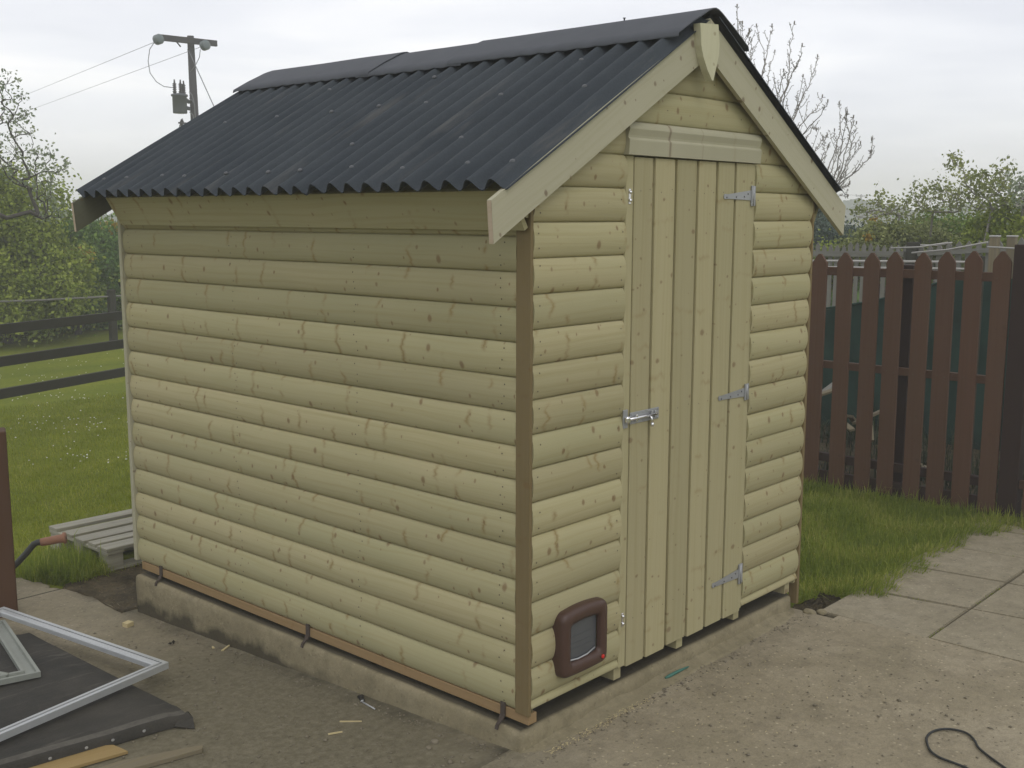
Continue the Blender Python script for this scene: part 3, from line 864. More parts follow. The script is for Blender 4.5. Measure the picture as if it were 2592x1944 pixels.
# ---- door
XD = [0.527, 0.652, 0.789, 0.932, 1.066, 1.199, 1.332]
YD = -0.014
door = None
mb = MB()
for i, (a, b_) in enumerate(zip(XD, XD[1:])):
    g = 0.0065; ch = 0.006
    pr = [(a + .0005, 0.0), (a + .0005, 0.0145), (a + 0.002, 0.0158), (a + 0.004, 0.0160), (b_ - 0.0200, 0.0160), (b_ - 0.0165, 0.0120), (b_ - 0.0110, 0.0085), (b_ - 0.0025, 0.0070), (b_ - 0.0020, 0.0)]
    if i == 5: pr = pr[:-5] + [(b_ - 0.004, 0.0160), (b_ - 0.001, 0.014), (b_ - 0.0005, 0.0)]
    zb = 0.008 - 0.002 * (i % 2) + (0.005 if i in (2,) else 0); zt_ = 1.846 + 0.004 * i / 6
    pid = random.uniform(0, 50); uo = random.uniform(0, 9)
    cols = 14; vs = []; uv = []
    from mathutils import noise as mn
    for c in range(cols):
        z = zb + (zt_ - zb) * c / (cols - 1)
        for x, d in pr:
            vs.append(Vector((x, 0.002 + YD + 0.016 - d - 0.0008 * mn.noise(Vector((i * 3.1, z * 2, 0))), z))); uv.append((z + uo, x))
    m_ = len(pr); fs = []; us = []
    for c in range(cols - 1):
        for j in range(m_ - 1):
            q = [c * m_ + j, c * m_ + j + 1, (c + 1) * m_ + j + 1, (c + 1) * m_ + j]
            fs.append(q); us.append([uv[t_] for t_ in q])
    for c in (0, cols - 1):
        q = [c * m_ + j for j in range(m_)]; q = q if c else q[::-1]
        fs.append(q); us.append([(0, uv[t_][1]) for t_ in q])
    mb.add(vs, fs, us, pid)
    for zz in (0.19, 0.94, 1.735):
        for xx in (a + .035, b_ - .035):
            nail(mb, (xx, YD + 0.002 - 0.0008, zz + random.uniform(-.006, .006)), (0, -1, 0), 0.0022)
door = mb.build('door', [M['woodwarm'], M['nail']], shed)
mb = MB(); mb.box((DL - 0.042, -0.0075, 0.012), (DL - 0.001, 0.012, 1.851), bevel=0.0015)
mb.build('door_jamb', M['woodwarm'], shed)
mb = MB(); mb.box((1.334, -0.006, 0.012), (1.349, 0.012, 1.851), bevel=0.001)
mb.build('door_jamb', M['woodwarm'], shed)
# lintel: a rebated board proud of the cladding over the door
pr = [(0.0, 0.0), (0.0, 0.024), (0.048, 0.0265), (0.052, 0.0255), (0.058, 0.0195), (0.066, 0.0205), (0.086, 0.0265), (0.0885, 0.0265), (0.098, 0.0235), (0.108, 0.016), (0.112, 0.006), (0.112, 0.0)]
mb = MB(); mb.prism([(d, z) for z, d in pr][::-1], (0.476, 0.0, 1.853), (0, -1, 0), (0, 0, 1), -0.880, uax=(1, 0, 0))
mb.build('lintel_board', M['woodtrim'], shed)

# ---- T hinges
def hinge(zp0, zp1, tip, za, zb_, name='hinge'):
    mb = MB()
    mb.box((1.318, YD - 0.0040, zp0), (1.336, YD + 0.006, zp1), bevel=0.001)            # plate on the jamb
    mb.box((1.3035, YD - 0.0060, zp0 - .001), (1.3130, YD + 0.000, zp1 + .001), bevel=0.001)
    mb.tube([(1.3155, YD - 0.0055, zp0), (1.3155, YD - 0.0055, zp1)], 0.0042, 10)
    x0, zt_ = tip
    ol = [(x0, zt_ - .010), (x0 + .022, zt_ - .0085), (1.308, za), (1.308, zb_), (x0 + .022, zt_ + .0085), (x0, zt_ + .010), (x0 - .006, zt_ + .004), (x0 - .006, zt_ - .004)]
    mb.prism(ol, (0, YD + 0.0006, 0), (1, 0, 0), (0, 0, 1), 0.0026)
    for fx in (0.07, 0.42, 0.72, 0.86):
        x = x0 + (1.308 - x0) * fx; z = zt_ + ((za + zb_) / 2 - zt_) * fx + (0.006 if fx > .8 else -0.004)
        mb.lathe([(0.0036, 0), (0.0034, 0.0012), (0.0018, 0.002)], (x, YD - 0.002, z), (0, -1, 0), 8, mi=1)
    return mb.build(name, [M['galv'], M['fix']], door)
hinge(1.687, 1.765, (1.109, 1.721), 1.709, 1.748)
hinge(0.907, 0.972, (1.114, 0.937), 0.922, 0.957)
hinge(0.129, 0.212, (1.108, 0.171), 0.156, 0.193)

# ---- sliding bolt
mb = MB()
mb.box((0.521, YD - 0.0020, 0.914), (0.698, YD + 0.0016, 0.956), bevel=0.001)
mb.box((0.545, YD - 0.0135, 0.922), (0.553, YD - 0.0022, 0.948), bevel=0.002, mi=1)
mb.box((0.640, YD - 0.0125, 0.920), (0.650, YD - 0.0022, 0.950), bevel=0.002, mi=0)
mb.box((0.660, YD - 0.0125, 0.922), (0.667, YD - 0.0022, 0.948), bevel=0.002, mi=0)
for x, z in ((0.528, .950), (0.528, .920), (0.60, .951), (0.60, .919), (0.69, .950), (0.69, .920)):
    mb.lathe([(0.0035, 0), (0.003, 0.0015)], (x, YD - 0.002, z), (0, -1, 0), 8, mi=0)
bolt = mb.build('door_bolt', [M['galv'], M['chrome']], door)
mb = MB()
mb.tube([(0.488, YD - 0.009, 0.935), (0.676, YD - 0.009, 0.935)], 0.0058, 12)
bar = mb.build('bolt_bar', M['chrome'], bolt)
mb = MB()
mb.tube([(0.630, YD - 0.009, 0.935), (0.630, YD - 0.018, 0.925), (0.630, YD - 0.021, 0.910)], 0.0042, 8)
mb.lathe([(0.001, -0.009), (0.006, -0.006), (0.0075, 0), (0.006, 0.006), (0.001, 0.009)], (0.630, YD - 0.021, 0.902), (0, 0, 1), 10)
mb.build('bolt_knob', M['chrome'], bolt)
mb = MB()
mb.box((0.482, YD - 0.001, 0.904), (0.508, YD + 0.004, 0.970), bevel=0.001)
mb.box((0.484, YD - 0.018, 0.923), (0.506, YD - 0.001, 0.947), bevel=0.005, mi=1)
mb.build('bolt_keep', [M['galv'], M['chrome']], shed)
# turn buttons on the jamb
for zc in (1.713, 0.192):
    mb = MB()
    mb.box((0.499, -0.010, zc - 0.026), (0.511, -0.0074, zc + 0.026), bevel=0.001)
    for dz in (0.014, -0.014):
        mb.lathe([(0.0065, 0), (0.0065, 0.004), (0.0045, 0.007), (0.001, 0.0078)], (0.505, -0.009, zc + dz), (0, -1, 0), 12)
    mb.build('turn_button', M['chrome'], shed)

# ---- cat flap
def rrect(cx, cz, w_, h_, r_, arch=0.0, n=7):
    pts = []
    for (sx, sz, a0) in ((1, 1, 0), (-1, 1, 90), (-1, -1, 180), (1, -1, 270)):
        for k in range(n):
            an = R(a0 + 90 * k / (n - 1))
            x = cx + sx * (w_ / 2 - r_) + r_ * math.cos(an); z = cz + sz * (h_ / 2 - r_) + r_ * math.sin(an)
            pts.append([x, z])
    out_ = []
    m2 = len(pts)
    for i in range(m2):                              # extra points along the straight edges
        a = pts[i]; b_ = pts[(i + 1) % m2]
        L = math.hypot(b_[0] - a[0], b_[1] - a[1]); k = max(1, int(L / 0.02)) if L > .03 else 1
        for j in range(k): out_.append([a[0] + (b_[0] - a[0]) * j / k, a[1] + (b_[1] - a[1]) * j / k])
    for p in out_:
        if p[1] > cz: p[1] += arch * (1 - ((p[0] - cx) / (w_ / 2)) ** 2)
        else: p[1] -= arch * 0.35 * (1 - ((p[0] - cx) / (w_ / 2)) ** 2)
    return out_
CX, CZ = 0.244, 0.206
mb = MB()
N0 = rrect(CX, CZ, 0.250, 0.226, 0.026, 0.012)
def loop(scale_w, scale_h, y, arch=0.012, r_=0.026, w0=0.250, h0=0.226):
    base = rrect(CX, CZ, w0, h0, r_, arch)
    return [Vector((CX + (x - CX) * scale_w, y, CZ + (z - CZ) * scale_h)) for x, z in base]
loops = [loop(1, 1, 0.0), loop(1.0, 1.0, -0.020), loop(0.995, 0.995, -0.034), loop(0.97, 0.97, -0.044), loop(0.92, 0.92, -0.050), loop(0.80, 0.80, -0.052), loop(0.70, 0.68, -0.050), loop(0.665, 0.60, -0.044), loop(0.65, 0.58, -0.030)]
nl = len(loops[0]); vs = [p for lp in loops for p in lp]; fs = []
for a in range(len(loops) - 1):
    for i in range(nl):
        j = (i + 1) % nl
        fs.append([a * nl + i, a * nl + j, (a + 1) * nl + j, (a + 1) * nl + i])
mb.add(vs, [f[::-1] for f in fs], None, 1, 0, True)
cf = mb.build('cat_flap', M['plastic'], shed)
mb = MB()
fl = [(x, z) for x, z in rrect(CX, CZ - .002, 0.158, 0.134, 0.012, 0.004)]
mb.prism(fl[::-1], (0, -0.028, 0), (1, 0, 0), (0, 0, 1), -0.003)
for zz in (0.222, 0.196, 0.178): mb.box((CX - .06, -0.0300, zz), (CX + .06, -0.0282, zz + .003))
mb.build('flap_panel', M['flap'], cf)
mb = MB()
mb.tube([(CX - .070, -0.034, CZ - .060), (CX - .03, -0.036, CZ - .0645), (CX + .02, -0.036, CZ - .063), (CX + .066, -0.034, CZ - .052)], 0.0026, 8)
mb.build('flap_seal', M['alu'], cf)
mb = MB(); mb.lathe([(0.0075, 0), (0.0075, 0.005), (0.005, 0.0065)], (CX + .089, -0.0505, CZ - .088), (0, -1, 0), 12)
mb.build('lock_knob', M['redp'], cf)

# ---- anchor straps from the joist into the base
for y in (0.108, 1.178, 2.292):
    mb = MB()
    pts = [(-0.0095, y, 0.016), (-0.0100, y, -0.028), (-0.018, y + .002, -0.046), (-0.036, y + .003, -0.060), (-0.0395, y + .003, -0.074)]
    for (p, q) in zip(pts, pts[1:]):
        p = Vector(p); q = Vector(q); d = (q - p); nn = Vector((0, 1, 0)).cross(d).normalized() * 0.003
        w_ = Vector((0, 0.010 if p.z > -.03 else 0.006, 0))
        vs = [p - w_ - nn, p + w_ - nn, p + w_ + nn, p - w_ + nn, q - w_ - nn, q + w_ - nn, q + w_ + nn, q - w_ + nn]
        mb.add(vs, [[0, 1, 2, 3], [7, 6, 5, 4], [0, 4, 5, 1], [1, 5, 6, 2], [2, 6, 7, 3], [3, 7, 4, 0]])
    mb.build('anchor_strap', M['rust'], shed)

# ---- fascia board under the eaves, tilted with the rafter ends
for sgn in (1, -1):
    def X(x): return x if sgn == 1 else 2 * APX - x
    mb = MB()
    a = Vector((X(-0.030), 0, 1.601)); b_ = Vector((X(-0.100), 0, 1.722)); n_ = Vector((sgn * 0.866, 0, 0.5)) * 0.018
    y0, y1 = 0.0, 2.462
    vs = [Vector((p.x, y, p.z)) for y in (y0, y1) for p in (a, b_, b_ + n_, a + n_)]
    fs = [[0, 1, 2, 3], [7, 6, 5, 4], [0, 4, 5, 1], [1, 5, 6, 2], [2, 6, 7, 3], [3, 7, 4, 0]]
    if sgn == -1: fs = [f[::-1] for f in fs]
    uvs = [[(vs[i].y, vs[i].z * 1.15) for i in f] for f in fs]
    mb.add(vs, fs, uvs)
    mb.build('fascia', M['wood'], shed)
    # soffit packer closing the gap behind the fascia
    mb = MB(); 
    xa, xb = sorted((X(-0.026), X(0.012)))
    mb.box((xa, 0.0, 1.640), (xb, 2.45, 1.76), grain=1); mb.build('wall_plate', M['wood'], shed)

# ---- barge boards and finial
def barge(y0, y1, sgn, nm='bargeboard', dx=0.0, stock='woodtrim'):
    def X(x): return x if sgn == 1 else 2 * APX - x
    xl = -0.234 + dx
    low = lambda x: 1.561 + SL * (x + 0.228)
    top = lambda x: 1.690 + SL * (x + 0.236)
    ol = [(xl, top(xl)), (xl + .010, low(xl + .010)), (APX - 0.001, low(APX)), (APX - 0.001, top(APX))]
    ol = [(X(x), z) for x, z in ol]
    if sgn == -1: ol = ol[::-1]
    mb = MB()
    ux = Vector((1, 0, SL * sgn)).normalized()
    mb.prism(ol, (0, y1, 0), (1, 0, 0), (0, 0, 1), (y1 - y0), uax=ux)      # ax x ay = -y
    # pale saw cut on the lower end
    x = ol[0][0] if sgn == 1 else X(xl)
    mb2 = mb
    zt_, zb_ = top(xl), low(xl + .010)
    xa = X(xl) - sgn * 0.0006; xb_ = X(xl + .010) - sgn * 0.0006
    mb.add([(xa, y0 + .0003, zt_ - .001), (xa, y1, zt_ - .001), (xb_, y1, zb_ + .001), (xb_, y0 + .0003, zb_ + .001)], [[0, 1, 2, 3]] if sgn == 1 else [[3, 2, 1, 0]], None, 3, 1)
    mb.build(nm, [M[stock], M['woodend']], shed)
barge(-0.050, -0.032, 1); barge(-0.050, -0.032, -1)
barge(2.526, 2.544, 1, dx=.012, stock='woodshade'); barge(2.526, 2.544, -1, stock='woodshade')
ol = [(-.060, 0.0), (-.061, -.075), (-.052, -.115), (-.030, -.158), (-.003, -.196), (.006, -.196), (.030, -.150), (.052, -.108), (.061, -.070), (.060, 0.0)]
th = R(9)
pts_ = [(0.868 + x * math.cos(th) - z * math.sin(th), 2.322 + x * math.sin(th) * .5 + z * math.cos(th)) for x, z in ol]
mb = MB(); mb.prism(pts_, (0, -0.0505, 0), (1, 0, 0), (0, 0, 1), 0.028, uax=(0.1, 0, 1))
mb.build('finial', M['woodpale'], shed)

# ---- corrugated sheets
def corrugated(sgn, y0, y1, lift):
    def X(x): return x if sgn == 1 else 2 * APX - x
    pit = 0.095; amp = 0.0185
    ys = np.arange(y0, y1 + 1e-6, pit / 10)
    ss = np.linspace(0, 1.075, 16)      # level distance from the eave
    mb = MB(); vs = []; uv = []
    from mathutils import noise as mn
    nrm = Vector((-SL * sgn, 0, 1)).normalized()
    T = 0.0032
    ph = 0.042 if sgn == 1 else 0.0055
    up = 0.0 if sgn == 1 else 0.006
    for s in ss:
        x = -0.172 + s
        for y in ys:
            h = amp * (1 - math.cos(2 * PI * (y - ph) / pit)) + up + lift
            sag = 0.003 * mn.noise(Vector((s * 1.5, y * 1.2, 4))) + (0.0025 * mn.noise(Vector((y * 9, 0, 2))) if s < .1 else 0)
            xe = x + (0.006 * mn.noise(Vector((y * 6, 5, 1))) if s < .01 else 0)
            base = Vector((X(xe), y, 1.718 + SL * (xe + 0.17)))
            vs.append(base + nrm * (h + sag + T))
    nv = len(vs)
    vs += [p - nrm * T for p in vs]
    m_ = len(ys); fs = []
    for i in range(len(ss) - 1):
        for j in range(m_ - 1):
            q = [i * m_ + j, i * m_ + j + 1, (i + 1) * m_ + j + 1, (i + 1) * m_ + j]
            if sgn == 1: q = q[::-1]
            fs.append(q); fs.append([t_ + nv for t_ in q[::-1]])
    mb.add(vs, fs, None, 1, 0, True)
    rim = []
    for j in range(m_ - 1): rim.append([j, j + 1, j + 1 + nv, j + nv])
    for i in range(len(ss) - 1):
        rim.append([i * m_, (i + 1) * m_, (i + 1) * m_ + nv, i * m_ + nv])
        k = m_ - 1
        rim.append([i * m_ + k, (i + 1) * m_ + k, (i + 1) * m_ + k + nv, i * m_ + k + nv])
    mb.add(vs, rim, None, 1, 0, False)
    return mb.build('roof_sheet', M['roof'], shed)
sheet = corrugated(1, -0.060, 0.914, 0.004)
corrugated(1, 0.812, 1.775, 0.0)
corrugated(1, 1.672, 2.560, 0.004)
corrugated(-1, -0.072, 0.914, 0.004)
corrugated(-1, 0.812, 1.775, 0.0)
corrugated(-1, 1.672, 2.560, 0.004)
# fixings with plastic caps on the crests
fix0 = None
nrmL = Vector((-SL, 0, 1)).normalized()
spots = [(-0.078, [-0.005, 0.185, 0.470, 0.755, 1.040, 1.230, 1.515, 1.80, 1.99, 2.275, 2.465]), (0.098, [0.375, 0.945]),
         (0.385, [0.09, 0.470, 0.85, 1.135, 1.42, 1.80, 2.18]), (0.60, [0.28, 1.04, 1.70])]
for xs, yl in spots:
    for y in yl:
        k = round((y - 0.0895) / 0.095); yy = 0.0895 + 0.095 * k
        p = Vector((xs + random.uniform(-.012, .012), yy, 0)); p.z = 1.718 + SL * (p.x + 0.17); p += nrmL * (0.0395)
        if fix0 is None:
            mb = MB(); mb.lathe([(0.010, -0.002), (0.0095, 0.003), (0.006, 0.007), (0.001, 0.008)], (0, 0, 0), nrmL, 10)
            fix0 = o = mb.build('roof_fixing', M['fix'], sheet)
        else:
            o = fix0.copy(); C.objects.link(o); o.parent = sheet
        o.location = p
# ---- ridge caps: three overlapping pieces
def ridge_cap(y0, y1, lift, flare0=False, flare1=False):
    offs = [-0.236, -0.232, -0.19, -0.14, -0.08, -0.045, -0.02, 0, 0.02, 0.045, 0.08, 0.14, 0.19, 0.232, 0.236]
    n = 26; vs = []
    from mathutils import noise as mn
    for i in range(n):
        y = y0 + (y1 - y0) * i / (n - 1)
        for d in offs:
            z = 2.3755 - SL * (math.sqrt(d * d + 0.0011) - 0.033) + 0.004 * (1 if abs(d) > .1 else 0) + lift
            wv = 0.007 * (1 - math.cos(2 * PI * (y - 0.042) / 0.095)) * sstep(0.14, 0.25, abs(d)) * 0.3
            z += float(wv) + 0.0015 * mn.noise(Vector((y * 3, d * 4, 1)))
            if abs(d) == 0.236: z -= 0.010
            if (flare1 and i == n - 1) or (flare0 and i == 0): z -= 0.004
            vs.append(Vector((APX + d, y, z)))
    m_ = len(offs); nv = len(vs)
    vs += [p - Vector((0, 0, 0.004)) for p in vs]
    fs = []
    for i in range(n - 1):
        for j in range(m_ - 1):
            q = [i * m_ + j, i * m_ + j + 1, (i + 1) * m_ + j + 1, (i + 1) * m_ + j]
            fs.append(q); fs.append([t_ + nv for t_ in q[::-1]])
    rim = []
    for j in range(m_ - 1):
        rim.append([j + nv, j + 1 + nv, j + 1, j]); k = (n - 1) * m_
        rim.append([k + j, k + j + 1, k + j + 1 + nv, k + j + nv])
    for i in range(n - 1):
        rim.append([i * m_, (i + 1) * m_, (i + 1) * m_ + nv, i * m_ + nv]); k = m_ - 1
        rim.append([i * m_ + k + nv, (i + 1) * m_ + k + nv, (i + 1) * m_ + k, i * m_ + k])
    mb = MB(); mb.add(vs, fs, None, 1, 0, True); mb.add(vs, rim, None, 1, 0, False)
    return mb.build('ridge_cap', M['cap'], shed)
ridge_cap(-0.074, 1.060, 0.0085)
ridge_cap(0.98, 1.64, 0.002)
ridge_cap(1.555, 2.592, 0.0085, flare1=True)
mb = MB(); mb.lathe([(0.003, 0), (0.003, 0.012), (0.006, 0.013), (0.006, 0.015)], (APX, 0.333, 2.38), (0, 0, 1), 8)
mb.build('roof_fixing', M['fix'], sheet)
rebase(shed)

# ================================================================== THINGS IN THE YARD
# green sheet of aluminium frames, felted board, offcuts
def g3(x, y, dz=0.0): return Vector((x, y, Hf(x, y) + dz))

# felt covered panel lying on the yard, its front lip turned down over the edge
fp = thing('felted_panel', (-1.2, 1.9, -0.21), 'black roofing felt covered panel lying flat on the yard under the white metal frames', 'panel')
from mathutils import noise as mn
A0 = Vector((-0.600, 1.128)); A1 = Vector((-1.60, 1.300)); ex = (A1 - A0).normalized(); ey = Vector((0.03, 1.0)).normalized()
mb = MB(); nx, ny = 40, 40; vs = []
LX, LY = 1.35, 1.36
for j in range(ny + 1):
    for i in range(nx + 1):
        p = A0 + ex * (LX * i / nx) + ey * (LY * j / ny)
        h = 0.050 + 0.0035 * mn.noise(Vector((p.x * 5, p.y * 5, 0))) + 0.0018 * mn.noise(Vector((p.x * 17, p.y * 9, 3)))
        e_ = min(i, nx - i) / nx * LX; f_ = j / ny * LY
        if f_ < .03: h -= 0.004 * (1 - f_ / .03)
        if i <= 1 or i == nx: h -= 0.007
        if 0.045 < f_ < 0.10: h += 0.004
        vs.append(g3(p.x, p.y, h))
fs = [[j * (nx + 1) + i, (j + 1) * (nx + 1) + i, (j + 1) * (nx + 1) + i + 1, j * (nx + 1) + i + 1] for j in range(ny) for i in range(nx)]
mb.add(vs, fs[nx:], None, 1, 0, True); mb.add(vs, fs[:nx], None, 1, 1, True)
def lipside(idx, nd_):
    top = [vs[k] for k in idx]
    lo = [Vector((p.x + nd_[0] * 0.010, p.y + nd_[1] * 0.010, p.z - 0.044 - 0.003 * mn.noise(p * 9))) for p in top]
    mid = [Vector(((p.x + q.x) / 2 + nd_[0] * .006, (p.y + q.y) / 2 + nd_[1] * .006, p.z - 0.012)) for p, q in zip(top, lo)]
    V = top + mid + lo; n = len(top); F = []
    for r_ in range(2):
        for i in range(n - 1): F.append([r_ * n + i, r_ * n + i + 1, (r_ + 1) * n + i + 1, (r_ + 1) * n + i])
    mb.add(V, F, None, 1, 0, True)
lipside(range(0, nx + 1), (-0.16, -0.98))
lipside([j * (nx + 1) for j in range(ny + 1)], (1, 0))
lipside([ny * (nx + 1) + i for i in range(nx + 1)], (0, 1))
lipside([j * (nx + 1) + nx for j in range(ny + 1)], (-1, 0))
# loose flap of felt at the corner
c0 = g3(-0.600, 1.128, 0.045); c1 = g3(-0.575, 1.155, 0.030); c2 = g3(-0.612, 1.055, 0.003); c3 = g3(-0.66, 1.118, 0.012)
mb.add([c0, c1, (c1 + c2) / 2 + Vector((.008, .004, .006)), c2, c3], [[0, 1, 2], [0, 2, 4], [2, 3, 4]], None, 1)
mb.build('felt_cover', [M['felt'], M['feltworn']], fp)
mb = MB(); 
for t_ in (0.16, 0.27, 0.36, 0.48, 0.62, 0.75, 0.9):
    p = A0 + ex * t_; q = g3(p.x, p.y, 0.024); q += Vector((-0.16, -0.98, 0)) * 0.0095
    mb.lathe([(0.0065, 0), (0.006, 0.0016), (0.003, 0.0022)], q, (-0.16, -0.98, 0.1), 8)
    nl_ = mb.build('clout_nail', M['feltnail'], fp); mb = MB()
rebase(fp)

def profile_member(mb, a, b_, wdir, width, h, kind='channel'):
    """a..b a straight aluminium section lying at a,b; wdir = level direction across"""
    a = Vector(a); b_ = Vector(b_); wd = Vector(wdir).normalized(); up = Vector((0, 0, 1))
    if kind == 'channel':
        pr = [(0, -h), (0, 0), (.30, .000), (.34, -.35 * h), (.46, -.35 * h), (.50, -.02), (.56, .0), (.60, -.004), (.95, -.001), (1.0, -.30 * h), (1.0, -h)]
        pr = [(x, z if abs(z) > .03 * 0 else z) for x, z in pr]
    else:
        pr = [(0, -h), (0, 0), (.22, 0), (.24, -.6 * h), (.80, -.6 * h), (.82, -.2 * h), (1.0, -.2 * h), (1.0, -h)]
    L = []
    for p in (a, b_):
        L.append([p + wd * (x * width) + up * z for x, z in pr])
    n = len(pr); vs = L[0] + L[1]
    fs = [[i, i + 1, n + i + 1, n + i] for i in range(n - 1)] + [list(range(n)), list(range(n, 2 * n))[::-1], [0, n, 2 * n - 1, n - 1]]
    mb.add(vs, fs, None, 1)

def frame(name, corners, width, h, material, kind, label, cat):
    c = [Vector(p) for p in corners]
    cen = sum(c, Vector()) / len(c)
    t_ = thing(name, cen - Vector((0, 0, 0.03)), label, cat)
    n = len(c)
    for i in range(n):
        a, b_ = c[i], c[(i + 1) % n]
        d = (b_ - a).normalized()
        wd = Vector((0, 0, 1)).cross(d)
        if wd.dot(cen - a) < 0: wd = -wd
        mb = MB()
        # mitred: shift the inner line in at both ends
        pa, pb = c[i - 1], c[(i + 2) % n]
        def mit(p, other, cur):
            dd = (other - p).normalized()
            ca = max(-0.9, min(0.9, cur.dot(dd)))
            return width * (1 + ca) / math.sqrt(1 - ca * ca)
        ma = mit(a, pa, d); mb_ = mit(b_, pb, -d)
        if kind == 'channel':
            pr = [(0, -h), (0, 0), (.36, 0.0), (.37, -.6 * h), (.52, -.6 * h), (.53, .0), (.93, -.002), (1.0, -.28 * h), (1.0, -h)]
        else:
            pr = [(0, -h), (0, 0), (.20, 0), (.22, -.62 * h), (.80, -.62 * h), (.82, -.1 * h), (1.0, -.1 * h), (1.0, -h)]
        A_ = [a + d * (ma * x + .0006) + wd * (x * width) + Vector((0, 0, z)) for x, z in pr]
        B_ = [b_ - d * (mb_ * x + .0006) + wd * (x * width) + Vector((0, 0, z)) for x, z in pr]
        m_ = len(pr); V = A_ + B_
        F = [[k, k + 1, m_ + k + 1, m_ + k] for k in range(m_ - 1)] + [[0, m_, 2 * m_ - 1, m_ - 1], list(range(m_)), list(range(m_, 2 * m_))[::-1]]
        mb.add(V, F, None, 1)
        mb.build('frame_rail', material, t_)
    rebase(t_)
    return t_
P2 = Vector((-0.443, 1.508, -0.104)); P1 = Vector((-0.552, 2.752, -0.150))
u3 = Vector((-0.719, -0.133, 0)).normalized()
P3 = P2 + u3 * 1.15 + Vector((0, 0, -.0)); P4 = P1 + u3 * 1.15
frame('window_frame', [P2, P1, P4, P3], 0.044, 0.026, M['alu'], 'channel', 'large bright aluminium window frame with a double rail, lying across the black felted panel', 'window frame')
Q2 = Vector((-0.786, 1.881, -0.143)); Q1 = Vector((-0.585, 2.672, -0.183)); uq = Vector((-0.967, 0.253, 0))
fr2 = frame('window_frame', [Q2, Q1, Q1 + uq * .62, Q2 + uq * .62], 0.062, 0.022, M['aludull'], 'open', 'smaller dull aluminium window frame lying inside the large bright one', 'window frame')
mb = MB()
qa = Q2 + uq * 0.10 + Vector((0, .05, -.004)); qb = Q2 + uq * 0.50 + Vector((.13, .62, -.008))
mb.tube([qa, qb], 0.008, 6); tb = mb.build('glazing_bar', M['aludull'], fr2)
tb.matrix_parent_inverse = Matrix.Translation(-Vector(fr2.location))
# dull frame and large frame stand on the panel: small packers below
def offcut(name, pts, z0, th_, material, label, cat, group=None):
    mb = MB()
    zt = [g3(x, y, z0 + th_).z for x, y in pts]
    vs = [Vector((x, y, Hf(x, y) + z0)) for x, y in pts] + [Vector((x, y, z)) for (x, y), z in zip(pts, zt)]
    n = len(pts); u = (Vector((*pts[1], 0)) - Vector((*pts[0], 0))).normalized(); v = Vector((-u.y, u.x, 0))
    fs = [list(range(n))[::-1], list(range(n, 2 * n))] + [[i, (i + 1) % n, (i + 1) % n + n, i + n] for i in range(n)]
    uvs = [[(vs[i].dot(u), vs[i].dot(v) + vs[i].z) for i in f] for f in fs]
    mb.add(vs, fs, uvs)
    o = mb.build(name, material)
    return tag(o, label, cat, group)
offcut('plywood_offcut', [(-1.30, 1.150), (-0.868, 1.062), (-0.874, 1.150), (-0.90, 1.175), (-1.30, 1.26)], 0.002, 0.010, M['ply'], 'tan plywood offcut poking out from under the front edge of the felted panel', 'offcut')
offcut('weathered_batten', [(-1.25, 0.93), (-0.930, 0.925), (-0.700, 0.868), (-0.684, 0.890), (-0.70, 0.905), (-0.925, 1.010), (-1.25, 1.05)], 0.0, 0.014, M['splitboard'], 'split grey weathered board on the yard in front of the felted panel', 'board')

# block and litter
offcut('wood_chip', [(-0.188, 2.30), (-0.150, 2.312), (-0.156, 2.350), (-0.192, 2.338)], 0.0, 0.020, M['shaving'], 'small pale block of sawn wood lying alone on the concrete left of the shed', 'wood chip', 'pale wood offcuts on the yard')
for (x, y, L, an, wd, lb) in ((-0.060, 1.69, 0.075, 0.5, 0.010, 'yellow wood sliver lying by the dark stain at the foot of the base'),
                              (-0.095, 1.74, 0.02, 1.2, 0.010, 'tiny pale chip beside the yellow sliver on the yard'),
                              (-0.322, 0.622, 0.050, -0.5, 0.006, 'thin pale curl of wood on the brown yard, well in front of the screw'),
                              (-0.225, 0.655, 0.08, -0.9, 0.003, 'fine straw coloured sliver on the yard in front of the screw')):
    ca, sa = math.cos(an), math.sin(an)
    pts = [(x + ca * a * L / 2 - sa * b_ * wd / 2, y + sa * a * L / 2 + ca * b_ * wd / 2) for a, b_ in ((-1, -1), (1, -.5), (1, .6), (-1, 1))]
    offcut('wood_sliver', pts, 0.001, 0.005, M['shaving'], lb, 'wood sliver', 'pale wood offcuts on the yard')
mb = MB()
cp = g3(-0.192, 1.927)
for k in range(9):
    q = cp + Vector((random.uniform(-.02, .02), random.uniform(-.015, .015), 0.006))
    an = random.uniform(0, 6); l_ = random.uniform(.008, .022)
    mb.add([q, q + Vector((math.cos(an) * l_, math.sin(an) * l_, .004)), q + Vector((math.cos(an + .8) * l_ * .7, math.sin(an + .8) * l_ * .7, .01))], [[0, 1, 2], [2, 1, 0]], None, 0)
tag(mb.build('dead_leaf', M['litter']), 'crumpled dark dead leaf on the concrete to the right of the white frame corner', 'leaf')
# long screw lying by the base
mb = MB(); a = g3(-0.087, 0.752, 0.006); b_ = g3(-0.102, 0.665, 0.006)
mb.tube([a, b_], 0.0028, 7); mb.tube([a + (a - b_).normalized() * .004 + Vector((0, 0, .004)), a], [0.008, 0.003], 8)
tag(mb.build('screw', M['alu']), 'long bright screw lying on the yard in front of the base', 'screw')
mb = MB(); mb.tube([g3(-0.078, 0.76, .004), g3(-0.062, 0.80, .008), g3(-0.07, 0.775, .016)], 0.009, 6)
tag(mb.build('bark_piece', M['litter']), 'dark crumb of bark touching the head of the long screw', 'bark')

